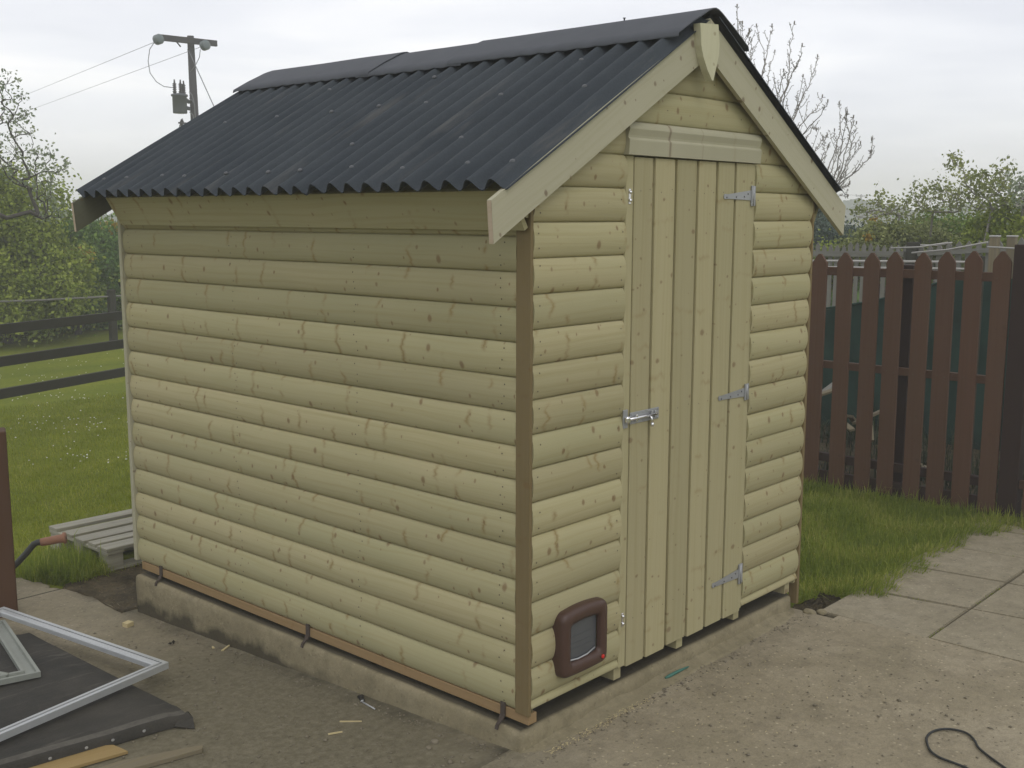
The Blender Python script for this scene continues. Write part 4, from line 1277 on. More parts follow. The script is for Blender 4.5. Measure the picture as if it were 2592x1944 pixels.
# grit and gravel lying on the yard
P = []
n = 1500
xx = rng.uniform(-1.1, 0.0, n) ; yy = rng.uniform(-1.3, 2.4, n)
k = (xx < -0.075) | (yy < -0.05)
xx, yy = xx[k], yy[k]
x2 = rng.uniform(-0.2, 1.9, 700); y2 = rng.uniform(-1.6, -0.02, 700)
x3 = rng.uniform(-0.115, -0.06, 420); y3 = rng.uniform(-.05, 2.3, 420)
x4 = rng.uniform(-0.05, 1.9, 260); y4 = rng.uniform(-0.1, -0.05, 260)
xx = np.concatenate([xx, x2, x3, x4]); yy = np.concatenate([yy, y2, y3, y4])
s = rng.gamma(2.0, 0.0013, len(xx)) + 0.0012
s[:len(s) - 1380] *= 1.0
V = []; F = []
base = np.array([[1, 0, 0], [-1, 0, 0], [0, 1, 0], [0, -1, 0], [0, 0, 1], [0, 0, -.4]])
fc = np.array([[0, 2, 4], [2, 1, 4], [1, 3, 4], [3, 0, 4], [2, 0, 5], [1, 2, 5], [3, 1, 5], [0, 3, 5]])
n = len(xx)
B = base[None] * rng.uniform(0.6, 1.4, (n, 6, 1)) * s[:, None, None]
an = rng.uniform(0, 6.3, n); ca, sa = np.cos(an), np.sin(an)
BX = B[:, :, 0] * ca[:, None] - B[:, :, 1] * sa[:, None]; BY = B[:, :, 0] * sa[:, None] + B[:, :, 1] * ca[:, None]
V = np.stack([BX + xx[:, None], BY + yy[:, None], B[:, :, 2] * .7 + (H(xx, yy) + 0.001)[:, None]], -1).reshape(-1, 3)
F = (fc[None] + (np.arange(n) * 6)[:, None, None]).reshape(-1, 3)
o = npmesh('grit', V, F, np.zeros(len(F)), M['pebble'])
tag(o, 'loose grit and small stones scattered over the concrete yard', 'grit', kind='stuff')
for (px_, py_, s_, lb) in ((-0.155, 0.292, .014, 'rounded stone on the yard nearest the front corner of the base'), (-0.200, 0.275, .010, 'small flat stone to the left of the rounded one near the front corner'),
                       (0.30, -0.55, .006, 'pea sized stone on the front concrete below the cat flap'), (1.91, -0.72, .012, 'pale pebble at the corner where the paving joint ends')):
    bm = bmesh.new(); bmesh.ops.create_icosphere(bm, subdivisions=2, radius=s_)
    for v in bm.verts: v.co *= 1 + .35 * mn.noise(v.co * 60 + Vector((px_ * 9, 0, 0))); v.co.z *= .6
    me = bpy.data.meshes.new('stone'); bm.to_mesh(me); bm.free(); me.materials.append(M['pebble'])
    o = bpy.data.objects.new('stone', me); C.objects.link(o); o.location = g3(px_, py_, s_ * .3)
    tag(o, lb, 'stone', 'loose stones on the concrete')
# clods by the pit
for q, (x, y, s_, lb) in enumerate(((1.842, -0.075, .030, 'larger broken clod of mortar at the right end of the base'), (1.875, -0.12, .022, 'smaller clod of mortar at the edge of the dug pit'))):
    bm = bmesh.new(); bmesh.ops.create_icosphere(bm, subdivisions=3, radius=s_)
    for v in bm.verts: v.co *= 1 + .5 * mn.noise(v.co * 28 + Vector((q * 5, 0, 0))); v.co.z *= .55
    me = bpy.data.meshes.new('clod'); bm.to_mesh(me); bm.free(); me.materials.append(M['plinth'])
    o = bpy.data.objects.new('mortar_clod', me); C.objects.link(o); o.location = (x, y, -0.125)
    tag(o, lb, 'clod', 'broken mortar at the corner of the base')
# teal strip of string at the foot of the base
mb = MB(); pts = [(0.775, -0.020, -0.113), (0.80, -0.023, -0.1115), (0.86, -0.024, -0.111), (0.925, -0.027, -0.1125)]
mb.tube(pts, [0.004, 0.007, 0.006, 0.003], 6)
tag(mb.build('tape_scrap', M['teal']), 'small teal scrap of tape at the foot of the base below the door', 'tape')

# cable
mb = MB()
cv = [(0.90, -1.30), (0.949, -1.217), (1.018, -1.122), (1.070, -1.085), (1.106, -1.045), (1.103, -1.00), (1.075, -0.968), (1.032, -0.953), (0.985, -0.955), (0.947, -0.970), (0.912, -0.990), (0.888, -1.010), (0.872, -1.035), (0.866, -1.06), (0.860, -1.12), (0.84, -1.20), (0.80, -1.30)]
sm = []
for i in range(len(cv) - 1):
    p0 = Vector(cv[max(i - 1, 0)]); p1 = Vector(cv[i]); p2 = Vector(cv[i + 1]); p3 = Vector(cv[min(i + 2, len(cv) - 1)])
    for k in range(6):
        t_ = k / 6
        q = 0.5 * ((2 * p1) + (p2 - p0) * t_ + (2 * p0 - 5 * p1 + 4 * p2 - p3) * t_ * t_ + (-p0 + 3 * p1 - 3 * p2 + p3) * t_ ** 3)
        sm.append((q.x, q.y, -0.1205))
mb.tube(sm, 0.0042, 8)
tag(mb.build('cable', M['cable']), 'black cable lying in a loop on the concrete yard', 'cable')

# brown post at the left edge
po = Vector((-0.452, 3.0, 0))
post = thing('fence_post', (po.x, po.y, -0.27), 'square red-brown timber post rising from the concrete at the left edge', 'post')
mb = MB(); Mz = Matrix.Translation(Vector((po.x, po.y, 0))) @ Matrix.Rotation(R(-22), 4, 'Z')
mb.box((-.062, -.062, -0.36), (.062, .062, 0.635), M=Mz, bevel=0.005, grain=2); mb.build('shaft', M['brownpost'], post)
mb = MB(); mb.box((-.03, -.03, 0.6355), (.02, .03, 0.668), M=Mz, bevel=0.004, grain=0); mb.build('packer', M['reddark'], post)
rebase(post)
# wheelbarrow handle behind it
gp = [AT(167, 1361, 5.95), AT(108, 1372, 5.97)]
hd = thing('barrow_handle', (gp[1].x - .3, gp[1].y + .05, -0.27), 'bent dark tube with a terracotta rubber grip sticking out behind the brown post', 'handle')
mb = MB(); mb.tube([gp[1], AT(95, 1373, 5.98), AT(86, 1377, 5.99), AT(66, 1401, 6.0), AT(45, 1424, 6.01), AT(0, 1465, 6.05), AT(-90, 1520, 6.1), Vector((AT(-160, 1560, 6.15).x, AT(-160, 1560, 6.15).y, -0.265))], 0.016, 10)
mb.build('tube', M['darkmetal'], hd)
mb = MB(); d = (gp[0] - gp[1])
mb.tube([gp[1] - d * .08, gp[1] + d * .1, gp[1] + d * .85, gp[1] + d * .9, gp[0]], [0.020, 0.021, 0.022, 0.030, 0.029], 14)
mb.tube([gp[0] - d * .01, gp[0] + d * .004], [0.008, 0.008], 8, mi=1)
mb.build('grip', [M['grip'], M['cable']], hd)
rebase(hd)

# pallet
pal = thing('pallet', (0.8, 3.54, -0.27), 'weathered grey timber pallet lying on the grass behind the shed corner', 'pallet')
Mp = Matrix.Translation(Vector((0.192, 3.20, -0.27)))
for (y0, y1) in ((0.0, 0.105), (0.135, 0.215), (0.245, 0.355), (0.400, 0.515), (0.580, 0.680)):
    mb = MB(); mb.box((random.uniform(-.012, .008), y0, 0.112), (1.2, y1, 0.131), M=Mp, bevel=0.002, grain=0); mb.build('top_board', M['greywood'], pal)
for x in (0.006, 0.55, 1.09):
    mb = MB(); mb.box((x, 0.004, 0.094), (x + .10, .676, 0.1115), M=Mp, bevel=0.002, grain=1); mb.build('stringer', M['greywood'], pal)
    for y in (0.01, 0.29, 0.575):
        mb = MB(); mb.box((x + .004, y, 0.016), (x + .096, y + .095, 0.0935), M=Mp, bevel=0.002, grain=1); mb.build('block', M['greywood'], pal)
for y in (0.01, 0.29, 0.575):
    mb = MB(); mb.box((0.0, y, -0.002), (1.2, y + .095, 0.0155), M=Mp, bevel=0.002, grain=0); mb.build('bottom_board', M['greywood'], pal)
rebase(pal)

# ================================================================== FENCES
# red-brown picket fence on the right (plane x = 4.05)
pf = thing('picket_fence', (4.06, 0.6, -0.12), 'red-brown picket fence with pointed boards along the right side of the grass', 'fence')
ysp = [1.98, 1.80, 1.62, 1.432, 1.243, 1.062, 0.878, 0.705, 0.552, 0.382, 0.234, 0.077, -0.080]
px = [4.05] * len(ysp)
def picket(y, x=4.05, wd=0.102, zt=1.42, zb=-0.095):
    mb = MB(); h = wd / 2; lean = random.uniform(-.009, .009)
    ol = [(-h, zb), (h, zb), (h + lean, zt - .062), (h * .86 + lean, zt - .045), (0.008 + lean, zt + .003), (-0.008 + lean, zt + .003), (-h * .86 + lean, zt - .045), (-h + lean, zt - .062)]
    mb.prism(ol, (x - 0.009, y, 0), (0, -1, 0), (0, 0, 1), -0.018, uax=(0, 0, 1))
    for zz in (1.298, 0.692):
        for dy in (-.022, .022):
            nail(mb, (x - 0.0095, y + dy, zz + random.uniform(-.008, .008)), (-1, 0, 0), 0.0035)
    return mb.build('picket', [M['red'], M['nail']], pf)
for i, y in enumerate(ysp):
    picket(y, zt=1.405 + 0.045 * (1.1 - y) / 1.2 + random.uniform(-.004, .004), zb=-0.10 + random.uniform(-.012, .01))
for (z0, z1, m0) in ((1.272, 1.325, 'red'), (0.668, 0.716, 'red'), (0.050, 0.105, 'reddark')):
    mb = MB(); mb.box((4.061, -0.118, z0), (4.100, 2.1, z1), bevel=0.002, grain=1); mb.build('rail', M[m0], pf)
mb = MB(); mb.box((4.0605, -0.118, -0.12), (4.085, 2.1, -0.012), bevel=0.002, grain=1); mb.build('gravel_board', M['reddark'], pf)
mb = MB(); mb.box((4.040, -0.252, -0.16), (4.135, -0.142, 1.49), bevel=0.004, grain=2)
mb.build('post', M['reddark'], pf)
mb = MB(); mb.box((4.101, 0.465, -0.16), (4.185, 0.545, 1.352), bevel=0.004, grain=2)
mb.build('post', M['reddark'], pf)
for y in (-0.335, -0.515, -0.70, -0.88, -1.06, -1.24, -1.42, -1.60, -1.78, -1.96):
    picket(y, x=4.05, zt=1.47, zb=-0.11)
for (z0, z1) in ((1.30, 1.35), (0.69, 0.74), (0.07, 0.12)):
    mb = MB(); mb.box((4.061, -2.1, z0), (4.098, -0.2525, z1), bevel=0.002, grain=1); mb.build('rail', M['red'], pf)
mb = MB(); mb.box((4.101, -2.12, -0.16), (4.19, -2.03, 1.40), bevel=0.004, grain=2)
mb.build('post', M['reddark'], pf)
rebase(pf)

def pen_shade_ground():  # dark soil sheet, put in to give the pen its dense shade
    V = []; F = []; n = 40
    for i in range(n + 1):
        for j in range(n + 1):
            x = 4.11 + 3.4 * i / n; y = -1.4 + 5.2 * j / n
            V.append((x, y, -0.105 + 0.03 * mn.noise(Vector((x * 2.3, y * 2.3, 0))) - (0.06 if i in (0, n) or j in (0, n) else 0)))
    for i in range(n):
        for j in range(n):
            a = i * (n + 1) + j; F.append((a, a + n + 1, a + n + 2, a + 1))
    me = bpy.data.meshes.new('pen_soil'); me.from_pydata(V, [], F); me.materials.append(M['soil'])
    me.polygons.foreach_set('use_smooth', [True] * len(F)); me.update()
    o = bpy.data.objects.new('soil', me); C.objects.link(o); structure(o)
pen_shade_ground()

# pen behind it: white battens, green windbreak net on posts
pen = thing('pen_frame', (4.7, 0.8, -0.12), 'pair of thin white battens spanning between posts just behind the red-brown fence', 'pen')
for z0, z1 in ((1.303, 1.316), (1.348, 1.360)):
    mb = MB(); mb.tube([(4.62, 2.6, z0 - .035), (4.62, 0.28, z1)], 0.0085, 6); mb.build('batten', M['rail_white'], pen)
for y in (2.6, 0.27):
    mb = MB(); mb.box((4.63, y - .03, -0.16), (4.69, y + .03, 1.40), bevel=0.003, grain=2); mb.build('post', M['railwood'], pen)
rebase(pen)
net = thing('windbreak_net', (6.0, 1.5, -0.12), 'sagging dark green windbreak net stretched low behind the red-brown fence', 'netting')
mb = MB(); V = []; F = []; n = 50; m_ = 14
for i in range(n + 1):
    y = 3.2 - 3.9 * i / n
    top = np.interp(y, [-0.7, 0.87, 1.09, 1.53, 1.97, 3.2], [1.24, 1.19, 1.12, 0.975, 0.885, 0.84])
    for j in range(m_ + 1):
        z = -0.12 + (top + 0.12) * j / m_
        V.append(Vector((6.0 + 0.04 * math.sin(y * 7 + z * 4) + 0.03 * math.sin(y * 17 - z * 9), y, z + 0.012 * math.sin(y * 9) * (j / m_))))
for i in range(n):
    for j in range(m_):
        a = i * (m_ + 1) + j; F.append([a, a + 1, a + m_ + 2, a + m_ + 1])
mb.add(V, F, None, 1, 0, True); mb.build('net', M['netting'], net)
for y in (3.2, 1.25, -0.7):
    mb = MB(); mb.box((6.07, y - .035, -0.16), (6.14, y + .035, 1.25), bevel=0.003, grain=2); mb.build('stake', M['railwood'], net)
mb = MB(); mb.tube([(5.99, 3.2, 0.84), (5.99, 1.97, 0.885), (5.99, 1.53, 0.975), (5.99, 1.09, 1.12), (5.99, .87, 1.19)], 0.010, 6); mb.build('top_cord', M['netting'], net)
rebase(net)

# grey picket fences further back: three runs, cut by dark posts
def grey_fence(label, x0, y0, x1, y1, zt0, zt1, npk, hh, rails, grp=None, wd=0.062, zb=None):
    t_ = thing('grey_fence', ((x0 + x1) / 2, (y0 + y1) / 2, -0.12), label, 'fence', grp)
    a = Vector((x0, y0, 0)); b_ = Vector((x1, y1, 0)); d = (b_ - a).normalized(); nn = d.cross(Vector((0, 0, 1)))
    for i in range(npk):
        f = i / (npk - 1); p = a.lerp(b_, f); zt = zt0 + (zt1 - zt0) * f + random.uniform(-.018, .018)
        z0 = (zt - hh) if zb is None else zb
        h = wd / 2 * random.uniform(.85, 1.1)
        mb = MB(); mb.prism([(-h, z0), (h, z0), (h, zt - .04), (0, zt), (-h, zt - .04)], p, d, (0, 0, 1), 0.014, uax=(0, 0, 1))
        mb.build('picket', M['palegrey'], t_)
    for (dz, th_) in rails:
        za = zt0 - dz; zb_ = zt1 - dz
        mb = MB(); o = nn * 0.03
        vs = [a + Vector((0, 0, za)) + o, b_ + Vector((0, 0, zb_)) + o, b_ + Vector((0, 0, zb_ + th_)) + o, a + Vector((0, 0, za + th_)) + o]
        vs += [p + nn * 0.03 for p in vs]
        fs = [[0, 1, 2, 3], [7, 6, 5, 4], [0, 4, 5, 1], [1, 5, 6, 2], [2, 6, 7, 3], [3, 7, 4, 0]]
        mb.add(vs, fs, [[(vs[i].dot(d), vs[i].z) for i in f] for f in fs]); mb.build('rail', M['palegrey'], t_)
    rebase(t_)
    return t_
grey_fence('pale grey picket fence run visible above the two leftmost gaps of the red-brown fence', 9.0, 4.35, 9.0, 2.57, 1.330, 1.362, 24, 1.4, [(.14, .06)], 'grey picket fences behind the red-brown fence', 0.050, zb=-0.15)
grey_fence('grey picket fence run rising to the right behind the red-brown fence posts', 9.0, 2.40, 8.4, 0.60, 1.362, 1.50, 17, 1.4, [(.125, .045)], 'grey picket fences behind the red-brown fence', 0.064, zb=-0.15)
gp2 = thing('grey_post', (9.0, 2.49, -0.12), 'short dark weathered post between the two grey picket runs', 'post')
mb = MB(); mb.box((8.95, 2.43, -0.15), (9.07, 2.55, 1.38), bevel=.006, grain=2); mb.build('shaft', M['railwood'], gp2); rebase(gp2)
gt = thing('capped_posts', (6.9, -0.2, -0.12), 'pair of grey gate posts with pale caps beyond the dark fence post', 'gate posts')
for (pxx, w2) in ((2519, .065), (2563, .065)):
    p = AT(pxx, 597, 9.6)
    mb = MB(); mb.box((p.x - w2 / 2, p.y - w2 / 2, -0.15), (p.x + w2 / 2, p.y + w2 / 2, p.z - .01), bevel=.004, grain=2); mb.build('post', M['splitboard'], gt)
    mb = MB(); mb.box((p.x - w2 * .55, p.y - w2 * .55, p.z - .0095), (p.x + w2 * .55, p.y + w2 * .55, p.z + .004), bevel=.003, grain=0); mb.build('cap', M['rail_white'], gt)
rebase(gt)
# loose white strings
for (a, b_, lb) in (((2255, 628, 8.2), (2400, 614, 8.0), 'short white string tied above the first grey picket run'), ((2308, 640, 7.6), (2500, 613, 7.2), 'long white string slanting up across the second grey picket run'),
                ((2330, 620, 8.2), (2410, 614, 8.1), 'short upper white string over the second grey picket run'), ((2500, 625, 7.4), (2640, 622, 7.0), 'white string running out of the picture right of the gate posts')):
    mb = MB(); A_ = AT(*a); B_ = AT(*b_); mb.tube([A_, A_.lerp(B_, .5) - Vector((0, 0, .012)), B_], 0.0055, 5)
    tag(mb.build('string', M['rail_white']), lb, 'string', 'white strings behind the fence')
# rubbish in the pen
pl = thing('timber_pile', (4.9, 1.5, -0.12), 'untidy heap of pale broken battens on the ground inside the pen', 'timber pile')
for k in range(11):
    p = Vector((random.uniform(4.4, 5.3), random.uniform(0.6, 1.9), random.uniform(-.08, .34))); an = random.uniform(-.5, .9)
    mb = MB(); L = random.uniform(.2, .55)
    Mx = Matrix.Translation(p) @ Euler((random.uniform(-.3, .3), random.uniform(-.5, .5), an)).to_matrix().to_4x4()
    mb.box((-L / 2, -.02, -.008), (L / 2, .02, .008), M=Mx, grain=0); mb.build('batten', M['splitboard' if k % 3 else 'palegrey'], pl)
rebase(pl)

# post and rail fence on the left
rf = thing('rail_fence', (2.0, 7.3, -0.27), 'dark three rail timber fence crossing the lawn on the left', 'fence')
def rail(a, b_, hh=0.088, material='railwood', t_=None, th_=0.038, name='rail'):
    a = Vector(a); b_ = Vector(b_); d = (b_ - a).normalized(); nn = Vector((0, 0, 1)).cross(Vector((d.x, d.y, 0)).normalized())
    up = Vector((0, 0, hh)); o = nn * th_
    vs = [a, b_, b_ + up, a + up]; vs += [p + o for p in vs]
    fs = [[0, 1, 2, 3], [7, 6, 5, 4], [0, 4, 5, 1], [1, 5, 6, 2], [2, 6, 7, 3], [3, 7, 4, 0]]
    mb = MB(); mb.add(vs, fs, [[(vs[i].dot(d), vs[i].z) for i in f] for f in fs])
    return mb.build(name, M[material], t_)
RA = Vector((1.25, 6.93, 0)); RB = Vector((2.66, 7.41, 0)); rd = (RB - RA).normalized()
a = RA - rd * 2.5; b_ = RB + rd * 5.2
for k, z in enumerate((0.665, 0.398, 0.130)):
    rail((a.x, a.y, z), (b_.x, b_.y, z + .01), 0.082, 'railwood', rf)
for s_ in (-1.2, 3.05, 5.2):
    p = RA + rd * s_ + Vector((-rd.y, rd.x, 0)) * .07
    mb = MB(); mb.box((p.x - .05, p.y - .05, -0.35), (p.x + .05, p.y + .05, 0.82), bevel=.006, grain=2); mb.build('post', M['railwood'], rf)
rebase(rf)
wf = thing('wire_fence', (6.7, 15.5, -0.27), 'single pale wire strand on a dark post at the foot of the hedge', 'fence')
w0 = AT(-120, 741, 17.1); w1 = AT(281, 733, 17.7); w2 = AT(420, 734, 18.1); w0.z = w1.z = w2.z = 0.44
mb = MB(); mb.tube([w0, w0.lerp(w1, .5) - Vector((0, 0, .01)), w1, w2], 0.016, 6); mb.build('wire_strand', M['palegrey'], wf)
for p in (w1, AT(-250, 740, 16.9), AT(420, 734, 18.1)):
    mb = MB(); mb.box((p.x - .05, p.y - .05, -0.35), (p.x + .05, p.y + .05, 0.54), bevel=.01, grain=2); mb.build('post', M['railwood'], wf)
rebase(wf)

# ================================================================== POLES AND WIRES
def pole_thing():
    d = 30.0
    top = AT(482, 91, d); base = Vector((top.x + .06, top.y - .05, -0.3))
    t_ = thing('utility_pole', base, 'tall dark wooden utility pole with crossarm, transformer and glass insulators behind the shed roof', 'utility pole')
    mb = MB(); mb.tube([base, base.lerp(top, .5) + Vector((.0, 0, 0)), top], [0.14, 0.115, 0.083], 14); mb.build('shaft', M['pole'], t_)
    ca = AT(404, 97, 29.75); cb = AT(531, 111, 30.2)
    mb = MB(); dd = (cb - ca).normalized(); up = Vector((0, 0, .07))
    vs = []
    side = dd.cross(Vector((0, 0, 1))).normalized() * 0.05
    for p in (ca - dd * .05, cb + dd * .12):
        p = p + side * 3.0
        vs += [p - side - up, p + side - up, p + side + up, p - side + up]
    mb.add(vs, [[0, 1, 2, 3], [7, 6, 5, 4], [0, 4, 5, 1], [1, 5, 6, 2], [2, 6, 7, 3], [3, 7, 4, 0]]); mb.build('crossarm', M['pole'], t_)
    mid = AT(484, 118, 29.8)
    for q in (AT(448, 104, 29.7), AT(488, 113, 29.8)):
        pass
    mb = MB(); mb.tube([AT(447, 106, 29.7), AT(457, 118, 29.8)], .018, 6); mb.build('brace', M['pole'], t_)
    mb = MB(); mb.tube([AT(490, 113, 29.7), AT(475, 127, 29.8)], .018, 6); mb.build('brace', M['pole'], t_)
    for c_ in (AT(400, 100, 29.5), AT(518, 115, 29.9)):
        mb = MB(); ax = Vector((-0.10, 0.98, -.12)).normalized()
        for k in range(3):
            mb.lathe([(0.03, -.035), (0.118, -.028), (0.125, -.01), (0.06, .015), (0.03, .03)], c_ + ax * (k * .06 - .06), ax, 14)
        mb.build('insulator', M['porcelain'], t_)
    tr = AT(455, 262, 29.7)
    mb = MB(); mb.lathe([(0.10, -.24), (0.165, -.24), (0.175, -.22), (0.175, .17), (0.205, .175), (0.205, .215), (0.16, .235), (0.05, .25)], tr, (0, 0, 1), 20)
    mb.tube([tr + Vector((0.1, -.1, .1)), AT(478, 258, 29.95)], 0.05, 8); mb.tube([tr + Vector((0.1, -.1, -.1)), AT(480, 275, 29.95)], 0.05, 8)
    tf = mb.build('transformer', M['transf'], t_)
    for q in (AT(442, 225, 29.6), AT(457, 225, 29.6), AT(465, 225, 29.8)):
        q.z = tr.z + .23
        pr = [(0.03, 0)]
        for k in range(5): pr += [(0.055, .05 + k * .045), (0.025, .07 + k * .045)]
        pr += [(0.015, .34)]
        mb = MB(); mb.lathe(pr, q, (0, 0, 1), 10); mb.build('bushing', M['pole'], tf)
    def cab(name, pts, r_=.010):
        mb = MB(); mb.tube(pts, r_, 5); return mb.build(name, M['wire'], t_)
    cab('jumper', [AT(x, y, 29.6) for x, y in ((390, 108), (379, 125), (375, 155), (380, 185), (396, 207), (415, 219), (440, 222))])
    cab('jumper', [AT(x, y, 29.9) for x, y in ((507, 125), (505, 145), (495, 165), (482, 182))])
    cab('cable', [AT(x, y, 29.8) for x, y in ((479, 232), (486, 240), (492, 262), (494, 290), (495, 330))], .016)
    cab('cable', [AT(x, y, 29.8) for x, y in ((480, 283), (488, 290), (491, 305), (489, 335))], .014)
    cab('cable', [AT(x, y, 29.8) for x, y in ((479, 249), (486, 254), (491, 262))], .012)
    cab('cable', [AT(x, y, 29.8) for x, y in ((462, 300), (455, 318), (453, 350))], .014)
    mb = MB(); mb.lathe([(.02, 0), (.05, .04), (.03, .09), (.05, .14), (.02, .2)], AT(461, 322, 29.7), (0, 0, 1), 8); mb.build('fuse', M['pole'], t_)
    mb = MB(); mb.box(tuple(AT(470, 312, 29.7) - Vector((.2, .02, .02))), tuple(AT(470, 312, 29.7) + Vector((.42, .02, .02)))); mb.build('bracket', M['pole'], t_)
    rebase(t_)
    # stay wire and the two line wires
    mb = MB(); a = AT(476, 125, 29.9); b_ = AT(560, 310, 29.0); b_ = a + (b_ - a) * 2.4
    mb.tube([a, b_], 0.012, 5); tag(mb.build('stay_wire', M['wire']), 'stay wire slanting from the utility pole down to the right behind the roof', 'wire')
    for (p0, p1, p2, lb) in (((388, 108, 29.5), (75, 236, 52), (-330, 395, 110), 'upper overhead line wire running left from the crossarm'), ((505, 120, 30.0), (85, 275, 55), (-300, 420, 110), 'lower overhead line wire running left from behind the pole')):
        mb = MB(); A_, B_, C_ = AT(*p0), AT(*p1), AT(*p2)
        pts = [((1 - t_) ** 2) * A_ + 2 * t_ * (1 - t_) * (B_ * 2 - (A_ + C_) / 2) + t_ * t_ * C_ for t_ in [k / 14 for k in range(15)]] if False else [A_.lerp(B_, k / 6) for k in range(7)] + [B_.lerp(C_, k / 6) for k in range(1, 7)]
        mb.tube(pts, 0.0065, 5); tag(mb.build('line_wire', M['wire']), lb, 'wire', 'overhead wires on the left')
pole_thing()
d = 190.0
top = AT(2180, 492, d); base = Vector((top.x, top.y, -0.4))
t_ = thing('utility_pole', base, 'tiny far utility pole with a crossarm above the hedge on the right', 'utility pole')
mb = MB(); mb.tube([base, top], [0.2, 0.14], 8); mb.build('shaft', M['pole'], t_)
mb = MB(); mb.tube([AT(2166, 496, d), AT(2197, 496, d)], 0.09, 6); mb.build('crossarm', M['pole'], t_)
for px_ in (2167, 2180, 2196):
    mb = MB(); mb.lathe([(.1, 0), (.13, .12), (.06, .22)], AT(px_, 495, d), (0, 0, 1), 8); mb.build('insulator', M['porcelain'], t_)
rebase(t_)
mb = MB(); mb.tube([AT(2166, 494, d), AT(2050, 490, d + 30), AT(1900, 484, d + 90)], 0.04, 4); tag(mb.build('line_wire', M['wire']), 'hair thin overhead wire running left from the far pole', 'wire')

# ================================================================== PLANTS
def colonize(base, targets, rmax, rmin=0.006, bend=0.25):
    """joins targets to the base as branches: list of polylines with radii"""
    pts = [Vector(base)] + [Vector(t_) for t_ in targets]
    order = sorted(range(1, len(pts)), key=lambda i: (pts[i] - pts[0]).length)
    par = {}; done = [0]
    for i in order:
        best = None; bd = 1e9
        for j in done:
            v = pts[i] - pts[j]; L = v.length
            c = L * (1.0 + 0.9 * max(0, -v.z / (L + 1e-6))) + 0.25 * (pts[j] - pts[0]).length * 0.5
            if c < bd: bd = c; best = j
        par[i] = best; done.append(i)
    w_ = {i: 1.0 for i in range(len(pts))}
    for i in reversed(order): w_[par[i]] += w_[i]
    tot = w_[0]
    segs = []
    for i in order:
        a, b_ = pts[par[i]], pts[i]
        ra = max(rmin, rmax * (min(w_[par[i]], w_[i] * 1.6) / tot) ** 0.5); rb = max(rmin * .8, rmax * (w_[i] / tot) ** 0.5 * .8)
        L = (b_ - a).length
        m1 = a.lerp(b_, .4) + Vector((random.gauss(0, 1), random.gauss(0, 1), random.gauss(0, 1) - .3)) * L * bend * .25
        m2 = a.lerp(b_, .75) + Vector((random.gauss(0, 1), random.gauss(0, 1), random.gauss(0, 1))) * L * bend * .2
        segs.append(([a, m1, m2, b_], [ra, (ra * 2 + rb) / 3, (ra + 2 * rb) / 3, rb]))
    return segs

def plant(name, base, targets, leaf, n_per, spread, size, rmax, label, cat, group=None, mat_stem='bark', trunk='stem', extra=None, aspect=1.5, rmin=0.006):
    t_ = thing(name, base, label, cat, group)
    mb = MB()
    for p, r_ in colonize(base, targets, rmax, rmin): mb.tube(p, r_, 5, cap=False)
    mb.build(trunk, M[mat_stem], t_)
    T = np.array([list(p) for p in targets])
    tone = np.clip(rng.normal(.42, .18, len(T)), 0, 1)
    sc = rng.uniform(.5, 1.35, len(T))
    q = rng.normal(size=(len(T), n_per, 3)) * spread * sc[:, None, None]
    P = (T[:, None, :] + q).reshape(-1, 3); tn = np.clip(np.repeat(tone, n_per) + rng.normal(0, .14, len(T) * n_per), 0, 1)
    keep = rng.random(len(P)) < 0.9
    V, F, pid = leaves(P[keep], size, aspect, tn[keep])
    npmesh('crown' if trunk == 'trunk' else 'foliage', V, F, pid, M[leaf], t_)
    if extra:
        ename, emat, pts, n, sp, sz = extra
        E_ = np.array([list(p) for p in pts]); q = rng.normal(size=(len(E_), n, 3)) * sp
        V, F, pid = leaves((E_[:, None, :] + q).reshape(-1, 3), sz, 1.2)
        npmesh(ename, V, F, pid, M[emat], t_)
    rebase(t_)
    return t_

def targets_in(blobs, n, shell=0.5):
    out_ = []
    for k in range(n):
        b_ = random.choices(blobs, weights=[(q[3] * q[4] * q[5]) ** .67 for q in blobs])[0]
        v = Vector((random.gauss(0, 1), random.gauss(0, 1), random.gauss(0, 1))).normalized() * (random.uniform(shell ** 3, 1) ** (1 / 3))
        out_.append(Vector((b_[0] + v.x * b_[3], b_[1] + v.y * b_[4], b_[2] + v.z * b_[5])))
    return [p for p in out_ if p.z > -0.15]

# loose tree at the far left
cl = [(120, 60), (180, 100), (95, 85), (30, 140), (60, 220), (15, 230), (110, 320), (125, 280), (240, 320), (215, 262), (250, 430), (290, 490), (315, 465), (140, 500), (200, 560), (100, 470), (120, 540), (240, 510), (240, 700), (330, 670), (345, 690), (150, 740), (310, 850), (380, 900), (420, 905), (350, 880), (530, 840), (540, 930), (510, 935), (560, 915), (240, 970), (200, 960), (380, 1000), (410, 1050), (490, 1010), (520, 1030), (500, 1080), (495, 1115), (620, 1070), (600, 1120), (550, 1170), (520, 1190), (640, 1125), (690, 1095), (735, 1040), (750, 990), (450, 1210), (400, 1230), (350, 1140), (330, 1190), (580, 1230), (580, 1380), (560, 1400), (640, 1525), (690, 1500), (620, 1535), (780, 1620), (660, 1625), (480, 1600), (540, 1600), (500, 1440), (440, 1600), (300, 1300), (380, 1330), (450, 1300), (500, 1330), (400, 1420), (20, 330), (50, 400), (10, 480), (30, 560), (80, 600), (190, 630), (60, 700), (20, 800), (130, 830), (190, 870), (250, 900), (60, 1000), (20, 1050), (110, 1060), (200, 1090), (280, 1060), (130, 1160), (230, 1200), (60, 1150), (160, 1230)]
tg = []
for (x, y) in cl:
    q = AT(x / 4.365 + random.uniform(-3, 3), 180 + y / 4.365 + random.uniform(-3, 3), 15 + random.uniform(-.7, .7)); tg.append(q)
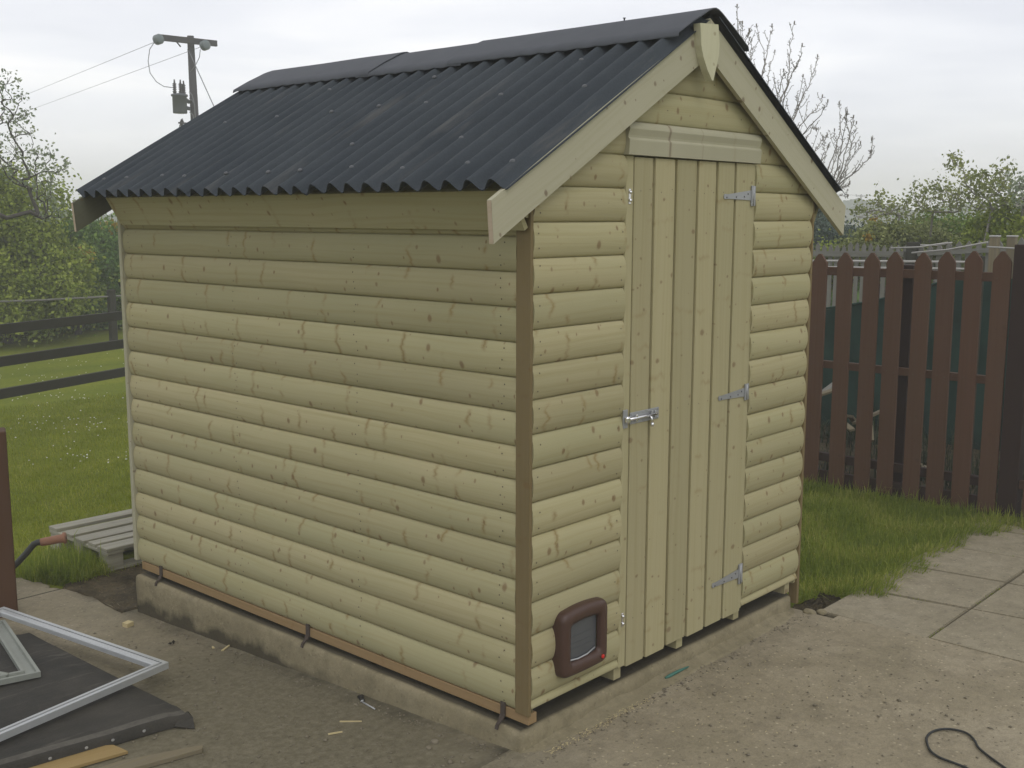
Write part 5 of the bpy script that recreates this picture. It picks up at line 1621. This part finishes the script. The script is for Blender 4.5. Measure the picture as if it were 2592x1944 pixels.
for k in range(40):
    y = random.uniform(230, 560); x = random.uniform(-330, -6)
    tg.append(AT(x, y, 15 + random.uniform(-1.2, 1.2)))
bs = AT(-150, 700, 15); bs.z = -0.3
plant('tree', bs, tg, 'leaf_tree', 15, 0.050, 0.028, 0.035, 'loose airy tree with small grey-green leaf clumps rising at the left edge', 'tree', mat_stem='bark', trunk='trunk', rmin=0.004)

# yellow green bush in front of it
def blob(px_, py_, d_, rx, rz, ry=None):
    p = AT(px_, py_, d_); return (p.x, p.y, p.z, rx, ry or rx, rz)
def bush(label, blobs, leaf, nt_, n_per, spread, size, grp=None, name='shrub', cat='shrub', extra=None, shell=.45):
    tg = targets_in(blobs, nt_, shell)
    b0 = Vector((sum(b_[0] for b_ in blobs) / len(blobs), sum(b_[1] for b_ in blobs) / len(blobs), -0.3))
    return plant(name, b0, tg, leaf, n_per, spread, size, 0.06, label, cat, grp, extra=extra)
GL = 'shrubs behind the rail fence on the left'
bush('big yellow-green bush at the left edge under the airy tree', [blob(-30, 600, 18.6, 1.0, 1.0), blob(60, 545, 18.8, .75, .62), blob(-150, 560, 18.8, 1.2, 1.3), blob(60, 690, 18.4, .95, .75), blob(140, 690, 18.5, .5, .5), blob(30, 770, 18.3, 1.1, .42), blob(-60, 770, 18.3, 1.1, .45)], 'leaf_yellow', 560, 110, .135, .040, GL)
bush('dark green rounded shrub between the yellow-green bush and the gorse', [blob(160, 640, 20.0, .85, .60), blob(240, 690, 20.2, .95, .66), blob(170, 745, 20.4, 1.0, .46)], 'leaf_dark', 330, 110, .15, .042, GL)
gor = [AT(180 + random.uniform(-20, 20), 655 + random.uniform(-10, 10), 19.0) for _ in range(20)] + [AT(210 + random.uniform(-10, 10), 650 + random.uniform(-8, 8), 19.0) for _ in range(8)]
bush('low gorse bush with a patch of orange-yellow flowers', [blob(185, 670, 19.5, .45, .34), blob(190, 730, 19.4, .5, .42)], 'leaf_olive', 90, 110, .12, .04, GL, extra=('blossom', 'gorse', gor, 26, .05, .055))
gor2 = [AT(random.uniform(262, 320), 575 + random.uniform(-7, 7), 20.2) for _ in range(16)]
bush('green shrub right under the far gable end, its top flecked with yellow', [blob(270, 655, 21.0, .75, .52), blob(335, 665, 21.0, .8, .52), blob(300, 740, 20.6, .95, .60)], 'leaf_olive', 330, 110, .15, .044, GL, extra=('blossom', 'gorse', gor2, 6, .06, .055))
bush('brownish green low shrub at the wire fence post', [blob(150, 775, 20.6, 1.2, .36), blob(300, 775, 20.8, 1.0, .36), blob(20, 780, 20.0, 1.0, .36)], 'leaf_olive', 240, 110, .13, .04, GL)

# continuous far hedge (one mass)
nn_ = 26000
hd_ = rng.uniform(R(14), R(88), nn_); dd_ = rng.uniform(20.5, 23.5, nn_)
hx = CAM.x + np.sin(hd_) * dd_; hy = CAM.y + np.cos(hd_) * dd_
topz = 1.30 + 0.16 * np.sin(hd_ * 31) + 0.10 * np.sin(hd_ * 77 + 1) + 0.08 * np.sin(hd_ * 190)
hz = -0.3 + (topz + 0.3) * rng.beta(1.6, 1.0, nn_)
V, F, pid = leaves(np.stack([hx, hy, hz], 1), .11, 1.4, np.clip(0.42 + .22 * np.sin(hd_ * 47) * np.sin(hz * 3 + hd_ * 11) + rng.normal(0, .15, nn_), 0, 1))
tag(npmesh('hedgerow', V, F, pid, M['leaf_dark']), 'dark continuous hedgerow closing the field behind everything', 'hedgerow', kind='stuff')
# distant wood line near the horizon
nn_ = 9000
hd_ = rng.uniform(R(5), R(100), nn_); dd_ = rng.uniform(150, 165, nn_)
tz = 2.3 + 1.1 * np.sin(hd_ * 23) + .8 * np.sin(hd_ * 61 + 2)
V, F, pid = leaves(np.stack([CAM.x + np.sin(hd_) * dd_, CAM.y + np.cos(hd_) * dd_, -0.3 + np.maximum(tz, .6) * rng.beta(1.4, 1, nn_)], 1), 1.3, 1.3)
tag(npmesh('far_woodland', V, F, pid, M['leaf_blue']), 'thin bluish line of far woodland on the horizon', 'woodland', kind='stuff')

# shrubs right of the shed
GR = 'shrubs beyond the fences on the right'
fl = [AT(2215 + random.uniform(-9, 9), 562 + random.uniform(-6, 6), 13.5) for _ in range(7)] + [AT(2196 + random.uniform(-7, 7), 601 + random.uniform(-5, 5), 13.2) for _ in range(6)]
bush('blue-green dark shrub right beside the shed wall, left of the others', [blob(2085, 620, 15.6, .45, .26), blob(2070, 560, 16.2, .16, .14), blob(2150, 630, 16.2, .45, .26)], 'leaf_blue', 210, 95, .09, .030, GR)
bush('light green shrub close behind the first pickets beside the shed', [blob(2090, 650, 14.0, .22, .10), blob(2150, 655, 14.0, .26, .10), blob(2060, 690, 14.2, .35, .18), blob(2140, 690, 14.0, .35, .15)], 'leaf_yellow', 90, 80, .07, .028, GR)
bush('yellow-green shrub dotted with two orange flower tips', [blob(2225, 610, 13.5, .26, .20), blob(2290, 630, 13.6, .40, .24), blob(2200, 650, 13.4, .36, .16), blob(2350, 640, 13.8, .42, .24)], 'leaf_pale', 260, 100, .08, .029, GR, extra=('blossom', 'gorse', fl, 14, .02, .03))
bush('mid green dense shrub in the middle behind the grey pickets', [blob(2400, 620, 14.4, .50, .27), blob(2330, 610, 14.6, .36, .18), blob(2470, 620, 14.4, .50, .30)], 'leaf_olive', 260, 100, .09, .032, GR)
bush('large yellow-green shrub filling the right edge above the gate posts', [blob(2540, 610, 12.8, .42, .27), blob(2620, 590, 12.8, .55, .36), blob(2590, 640, 12.6, .5, .22)], 'leaf_yellow', 280, 100, .08, .029, GR)
# airy tops standing up against the sky
def sprigs(label, lst, d_, leaf, n_per, spread, size, basepx, grp=GR, thick=.016):
    tg = []
    for (x, y) in lst:
        tg.append(AT(2160 + x / 4.61, 380 + y / 4.61, d_ + random.uniform(-.4, .4)))
    b0 = AT(basepx, 700, d_); b0.z = -0.3
    return plant('shrub', b0, tg, leaf, n_per, spread, size, thick, label, 'shrub', grp, mat_stem='twig', rmin=0.0045)
sprigs('airy young tree top with two thin twigs standing highest at the right', [(1130, 85), (1150, 130), (1180, 180), (1220, 60), (1230, 110), (1260, 180), (1290, 250), (1310, 310), (1250, 320), (1300, 370), (1340, 420), (1360, 330), (1390, 380), (1440, 300), (1480, 340), (1410, 440), (1520, 260), (1560, 270), (1500, 330), (1540, 390), (1600, 350), (1640, 400), (1470, 430), (1590, 450), (1690, 210), (1700, 260), (1760, 210), (1800, 200), (1830, 290), (1820, 330), (1780, 370), (1720, 330), (1690, 390), (1660, 450), (1760, 440), (1840, 420), (1830, 480), (1700, 500), (1620, 520), (1540, 500), (1480, 520), (1420, 520), (1350, 500), (1560, 570), (1640, 600), (1740, 570), (1800, 620), (1700, 650), (1500, 620), (1420, 600), (1320, 560), (1620, 680), (1860, 560), (1460, 690), (1380, 660)], 12.6, 'leaf_pale', 24, .050, .026, 2490)
sprigs('airy pale shrub top just left of the tall twigs', [(810, 400), (830, 440), (860, 490), (700, 490), (740, 500), (720, 540), (760, 580), (820, 550), (950, 440), (1010, 400), (1050, 420), (1090, 420), (1130, 440), (980, 470), (1030, 480), (1090, 490), (900, 560), (960, 540), (1030, 560), (1110, 550), (1180, 500), (1230, 500), (1200, 560), (1260, 560), (850, 620), (780, 660), (740, 700), (820, 700), (900, 660), (970, 640), (1050, 630), (1130, 640), (1210, 630), (930, 720), (1040, 720), (1150, 700), (1260, 700), (1280, 620)], 13.2, 'leaf_pale', 24, .052, .026, 2370)
sprigs('small sparse sprigs poking up between the far pole and the taller shrubs', [(285, 510), (300, 550), (320, 590), (270, 600), (260, 640), (300, 660), (340, 650), (380, 690), (460, 570), (465, 610), (510, 640), (430, 660), (450, 710), (490, 740), (600, 590), (630, 600), (590, 650), (610, 690), (590, 730), (650, 720), (300, 730), (350, 740), (540, 770), (40, 640), (70, 640), (130, 690), (160, 720), (100, 700), (190, 760), (20, 700), (40, 780), (690, 760)], 13.8, 'leaf_pale', 22, .048, .026, 2240)
sprigs('blue-green leafy top at the far right edge', [(1890, 430), (1940, 350), (1980, 330), (1930, 440), (1980, 420), (1900, 500), (1960, 510), (1990, 580), (1920, 600), (2030, 380), (2080, 420), (2050, 500), (2120, 470), (1980, 660), (1900, 660), (2060, 620)], 12.2, 'leaf_tree', 24, .055, .028, 2600)

# ---- bare tree behind the shed
def bare_tree():
    d = 11.5
    base = AT(1985, 700, d); base.z = -0.2
    t_ = thing('bare_tree', base, 'leafless young tree with upright budding twigs behind the right slope of the roof', 'tree')
    O = lambda x, y, dd=0: AT(1800 + x / 2.962, y / 2.962, d + dd)
    fork = O(560, 1640)
    limbs = [[(380, 900), (235, 480), (205, 300), (195, 55)], [(400, 880), (250, 500), (232, 330), (235, 180)], [(420, 900), (255, 430), (285, 235)], [(370, 900), (230, 400), (150, 260), (128, 200)], [(470, 1000), (375, 660), (400, 470), (340, 200)],
             [(470, 1000), (380, 640), (430, 360), (457, 200)], [(430, 980), (330, 560), (290, 430), (305, 310)], [(520, 1000), (430, 700), (440, 520), (478, 395)], [(540, 1150), (500, 850), (570, 620), (592, 380), (625, 180)], [(560, 1150), (540, 820), (590, 600), (650, 480), (683, 348)],
             [(600, 1200), (600, 960), (690, 720), (760, 580), (798, 430)], [(600, 1180), (590, 980), (640, 800), (690, 580)], [(640, 1240), (620, 1030), (730, 870), (800, 800), (835, 730)], [(650, 1240), (660, 1050), (790, 900), (875, 770)], [(560, 1150), (500, 800), (520, 650), (545, 540)],
             [(700, 1300), (690, 1110), (760, 960), (790, 980)], [(720, 1330), (760, 1180), (820, 1060), (870, 1025)], [(780, 1480), (870, 1300), (950, 1050), (970, 920), (960, 785)], [(790, 1480), (900, 1400), (960, 1180), (1000, 980), (1020, 855)], [(800, 1500), (920, 1400), (990, 1200), (1040, 1000), (1068, 885)],
             [(810, 1500), (930, 1400), (1020, 1200), (1070, 1010), (1090, 930)], [(820, 1500), (940, 1400), (1030, 1240), (1120, 1080)], [(830, 1500), (910, 1420), (1080, 1290), (1170, 1200), (1205, 1130), (1203, 1055)], [(830, 1500), (900, 1440), (980, 1380), (1010, 1310)], [(830, 1520), (940, 1470), (1025, 1478)],
             [(760, 1420), (810, 1250), (850, 1120), (840, 1040)], [(800, 1450), (900, 1280), (940, 1130), (925, 985)], [(900, 1440), (990, 1400), (1040, 1378)], [(640, 1500), (700, 1400), (820, 1230), (880, 1100)], [(680, 1560), (780, 1520), (860, 1490), (930, 1400)]]
    bmb = MB()
    mb = MB()
    mb.tube([base, base.lerp(fork, .5) + Vector((.05, 0, 0)), fork], [.055, .045, .034], 8)
    tips = []
    for L in limbs:
        dd = random.uniform(-.9, .9)
        pts = [fork] + [O(x, y, dd * (k + 1) / len(L)) for k, (x, y) in enumerate(L)]
        n = len(pts)
        dense = []
        for i in range(n - 1):
            p0, p1, p2, p3 = pts[max(i - 1, 0)], pts[i], pts[i + 1], pts[min(i + 2, n - 1)]
            for k in range(6):
                t2 = k / 6
                q = 0.5 * ((2 * p1) + (p2 - p0) * t2 + (2 * p0 - 5 * p1 + 4 * p2 - p3) * t2 * t2 + (-p0 + 3 * p1 - 3 * p2 + p3) * t2 ** 3)
                dense.append(q + Vector((random.gauss(0, .006), random.gauss(0, .006), random.gauss(0, .004))))
        dense.append(pts[-1])
        m_ = len(dense)
        rad = [max(0.0026, 0.0075 * (1 - i / m_) ** 1.2 + 0.0024) for i in range(m_)]
        mb.tube(dense, rad, 5, cap=False)
        tips.append(dense[-1])
        tot = sum((dense[i + 1] - dense[i]).length for i in range(m_ - 1))
        for i in range(int(m_ * .30), m_ - 1):
            dir_ = (dense[i + 1] - dense[i]).normalized()
            if i > m_ * .45 and random.random() < .5:      # short spur buds
                for sgn in (1, -1):
                    sd_ = dir_.cross(Vector((-_f.x, -_f.y, 0))).normalized() * sgn
                    p = dense[i].lerp(dense[i + 1], random.random())
                    e_ = p + (sd_ * .8 + dir_ * .8) * random.uniform(.012, .03)
                    mb.tube([p, e_], [.0022, .0036], 4)
            if random.random() < .34:                        # side shoots
                ax = Vector((random.gauss(0, 1), random.gauss(0, 1), random.gauss(0, .3))).normalized()
                v = (dir_ * .75 + ax * .75 + Vector((0, 0, .35))).normalized()
                l_ = random.uniform(.10, .42) * (1.15 - i / m_)
                p = dense[i]; q1 = p + v * l_ * .5; q2 = q1 + (v + Vector((0, 0, .5))).normalized() * l_ * .5
                mb.tube([p, q1, q2], [.0032, .0028, .0024], 4, cap=False)
                for f in (.35, .6, .8, 1.0):
                    pp = p.lerp(q1, f * 2) if f < .5 else q1.lerp(q2, f * 2 - 1)
                    an = Vector((random.gauss(0, 1), random.gauss(0, 1), .7)).normalized()
                    mb.tube([pp, pp + an * random.uniform(.012, .028)], [.0022, .0042], 4)
    for p in tips:
        mb.tube([p, p + Vector((0, 0, .03))], [.006, .0075], 5)
    mb.build('trunk', M['twig'], t_)
    rebase(t_)
bare_tree()

# ================================================================== GRASS
def blades(name, x, y, h, wdt, material, label, lean=0.5, z0=0.0, zfun=None, drift=None):
    n = len(x)
    z = (H(x, y) if zfun is None else zfun(x, y)) + z0
    an = rng.uniform(0, 2 * PI, n); ln = np.abs(rng.normal(0, lean, n)) * h
    dx, dy = np.cos(an) * ln, np.sin(an) * ln
    if drift is not None: dx = dx + drift[0]; dy = dy + drift[1]
    wx, wy = -np.sin(an) * wdt / 2, np.cos(an) * wdt / 2
    a = np.stack([x - wx, y - wy, z], 1); b_ = np.stack([x + wx, y + wy, z], 1)
    c = np.stack([x + dx * .4 + wx * .8, y + dy * .4 + wy * .8, z + h * .6], 1); e_ = np.stack([x + dx * .4 - wx * .8, y + dy * .4 - wy * .8, z + h * .6], 1)
    tp = np.stack([x + dx + wx * .1, y + dy, z + np.maximum(h * (1 - .35 * (ln / h) ** 2), h * .25)], 1)
    tq = tp + np.stack([wx * .2, wy * .2, 0 * z], 1)
    V = np.stack([a, b_, c, e_, tp, tq], 1).reshape(-1, 3)
    k = np.arange(n) * 6
    F = np.concatenate([np.stack([k, k + 1, k + 2, k + 3], 1), np.stack([k + 3, k + 2, k + 5, k + 4], 1)])
    tone = np.clip(0.38 + 0.2 * np.sin(x * 9 + 2 * np.sin(y * 7)) + rng.normal(0, .22, n), 0, 1)
    o = npmesh(name, V, F, np.concatenate([tone, tone]), material)
    return tag(o, label, 'grass', kind='stuff')
# long grass right of the shed
n = 80000
x = rng.uniform(1.86, 4.25, n); y = rng.uniform(-0.30, 2.2, n)
edge = np.interp(x, [1.83, 1.95, 2.1, 2.35, 2.77, 3.3, 3.52, 3.84, 4.3], [0.02, 0.03, -0.12, -0.20, -0.19, -0.17, -0.19, -0.26, -0.30]) + 0.03 * np.sin(x * 13) + 0.02 * np.sin(x * 41)
k = y > edge + rng.normal(0, .018, n)
k &= ~((x > 1.80) & (x < 2.16) & (y > -0.20) & (y < 0.03 + .03 * np.sin(x * 30)))
k &= rng.random(n) < np.clip(1.35 - 0.25 * y, .45, 1)
x, y = x[k], y[k]
patch = 0.55 + 0.45 * np.sin(x * 5.1 + 1.3 * np.sin(y * 4)) * np.sin(y * 6.3)
h = rng.gamma(6, .0062, len(x)) * (0.7 + .5 * patch)
near_edge = (y < np.interp(x, [1.83, 2.1, 2.35, 3.3, 3.84], [0.2, 0.0, -0.08, -0.08, -0.15]))
h = np.where(near_edge, h * 1.3, h)
dr = (np.zeros(len(x)), np.where(near_edge, -np.abs(rng.normal(0, .03, len(x))), 0))
blades('long_grass', x, y, h, .0042, M['blade'], 'rough long grass between the shed, the paving and the red-brown fence', lean=.55, z0=-.012, drift=dr)
# tufts at the fence foot
n = 5000
x = rng.normal(3.98, .05, n); y = rng.uniform(-.6, 2.1, n)
blades('long_grass', x, y, rng.gamma(5, .011, n), .0045, M['blade'], 'taller ragged grass tufts along the foot of the red-brown fence', lean=.45, z0=-.012)
# mown lawn on the left, denser close by
n = 110000
u = rng.random(n); y = 2.9 + 6.0 * u ** 1.5; x = rng.uniform(-1.2, 3.6, n)
k = (x > np.interp(y, [2.9, 3.13, 3.35, 3.47, 3.56, 3.62, 3.7], [0.9, 0.02, -.12, -.16, -.30, -.6, -6]) + rng.normal(0, .015, n))
k &= ~((x > 0.2) & (x < 1.4) & (y > 3.2) & (y < 3.88)) & ~((x > -0.05) & (x < .6) & (y < 3.16))
x, y = x[k], y[k]
h = rng.gamma(5, .0052, len(x)); tuft = np.exp(-(((x - 0.05) / .22) ** 2 + ((y - 3.35) / .24) ** 2)); h = h * (1 + 1.7 * tuft)
blades('mown_grass', x, y, h, .0048, M['blade_lawn'], 'short bright green lawn grass in front of the rail fence', lean=.6, z0=-.018)
n = 5000
x = rng.normal(.06, .12, n); y = rng.normal(3.36, .12, n)
k = (y > 3.16) & (x < .2) & (x > np.interp(y, [3.13, 3.35, 3.47], [0.0, -.12, -.16]))
blades('long_grass', x[k], y[k], rng.gamma(6, .014, k.sum()), .0045, M['blade'], 'uncut tuft of grass between the concrete edge and the pallet', lean=.6, z0=-.015)
# daisies
n = 1500
y = rng.uniform(5.6, 12.5, n); x = rng.uniform(0.2, 5.5, n)
k = rng.random(n) < np.clip(.3 + .8 * np.sin(x * 3.1 + y) * np.sin(y * 1.9), .05, 1)
x, y = x[k], y[k]
P = np.stack([x, y, H(x, y) + .026], 1)
a = rng.uniform(0, 6.3, len(P)); s = rng.uniform(.004, .0085, len(P))
V = np.stack([P + np.stack([np.cos(a + q) * s, np.sin(a + q) * s, .006 * np.sin(q * 2) + 0 * s], 1) for q in (0, PI / 3, 2 * PI / 3, PI, 4 * PI / 3, 5 * PI / 3)], 1).reshape(-1, 3)
F = np.arange(len(P) * 6).reshape(-1, 6)
tag(npmesh('daisies', V, F, np.ones(len(F)), M['petal']), 'white daisies scattered over the mown lawn', 'daisies', kind='stuff')

# ================================================================== HAZE
mb = MB(); mb.box((-90, -60, -1.6), (260, 240, 9.5))
hz_, t, b = mat('thin_mist')
t.nodes.clear()
o_ = t.nodes.new('ShaderNodeOutputMaterial'); pv = t.nodes.new('ShaderNodeVolumePrincipled')
pv.inputs['Density'].default_value = 0.0055; pv.inputs['Color'].default_value = (1, 1, 1, 1)
t.links.new(pv.outputs[0], o_.inputs['Volume'])
hzo = mb.build('haze', hz_)
tag(hzo, 'thin pale mist over the whole place', 'haze', kind='stuff')
S.cycles.volume_bounces = 2
# weeds inside the pen, their dark leaf colour standing in for dense shade
n = 9000
x = rng.uniform(4.25, 6.0, n); y = rng.uniform(-.9, 2.9, n)
k = rng.random(n) < np.clip(.5 + .6 * np.sin(x * 4 + 1) * np.sin(y * 3.3), 0.05, 1)
x, y = x[k], y[k]
blades('weeds', x, y, rng.gamma(5, .028, len(x)), .009, M['weed'], 'rank weeds inside the pen behind the red-brown fence, coloured dark for shade', lean=.6, z0=-.02)

# sawdust and straw bits blown against the foot of the base
n = 420
x = np.concatenate([rng.uniform(.02, .62, 260), rng.uniform(-.3, 1.2, 160)]); y = np.concatenate([-0.07 + .10 * (rng.uniform(.02, .62, 260) - .3) * 0 + rng.normal(0, .010, 260), rng.uniform(-.6, -.08, 160)])
L = rng.uniform(.003, .013, n); a = rng.normal(0, .8, n); wd = rng.uniform(.0008, .0025, n); z = H(x, y) + .0045
cx, cy = np.cos(a), np.sin(a)
V = np.stack([np.stack([x + cx * L * p - cy * wd * q, y + cy * L * p + cx * wd * q, z + .001 * p], 1) for p, q in ((-.5, -.5), (.5, -.5), (.5, .5), (-.5, .5))], 1).reshape(-1, 3)
tag(npmesh('sawdust', V, np.arange(4 * n).reshape(n, 4), np.ones(n), M['shaving']), 'yellow sawdust and fine shavings along the front foot of the base', 'sawdust', kind='stuff')
# moss and weeds rooted in the paving joints
xs_ = []; ys_ = []
for k in range(900):
    if random.random() < .5:
        y = -0.598 + random.gauss(0, .003); x = random.uniform(1.9, 4.6)
    else:
        j = random.choice([2.37, 2.86, 3.345, 3.83]); y = random.uniform(-1.9, -.2); x = j + .16 * .9 * (-.6 - y)
    if math.sin(x * 9 + y * 5) > .1: xs_.append(x); ys_.append(y)
blades('joint_moss', np.array(xs_), np.array(ys_), rng.gamma(4, .0016, len(xs_)), .003, M['blade'], 'short moss and seedlings growing in the open joints of the paving', lean=.9, z0=.000)
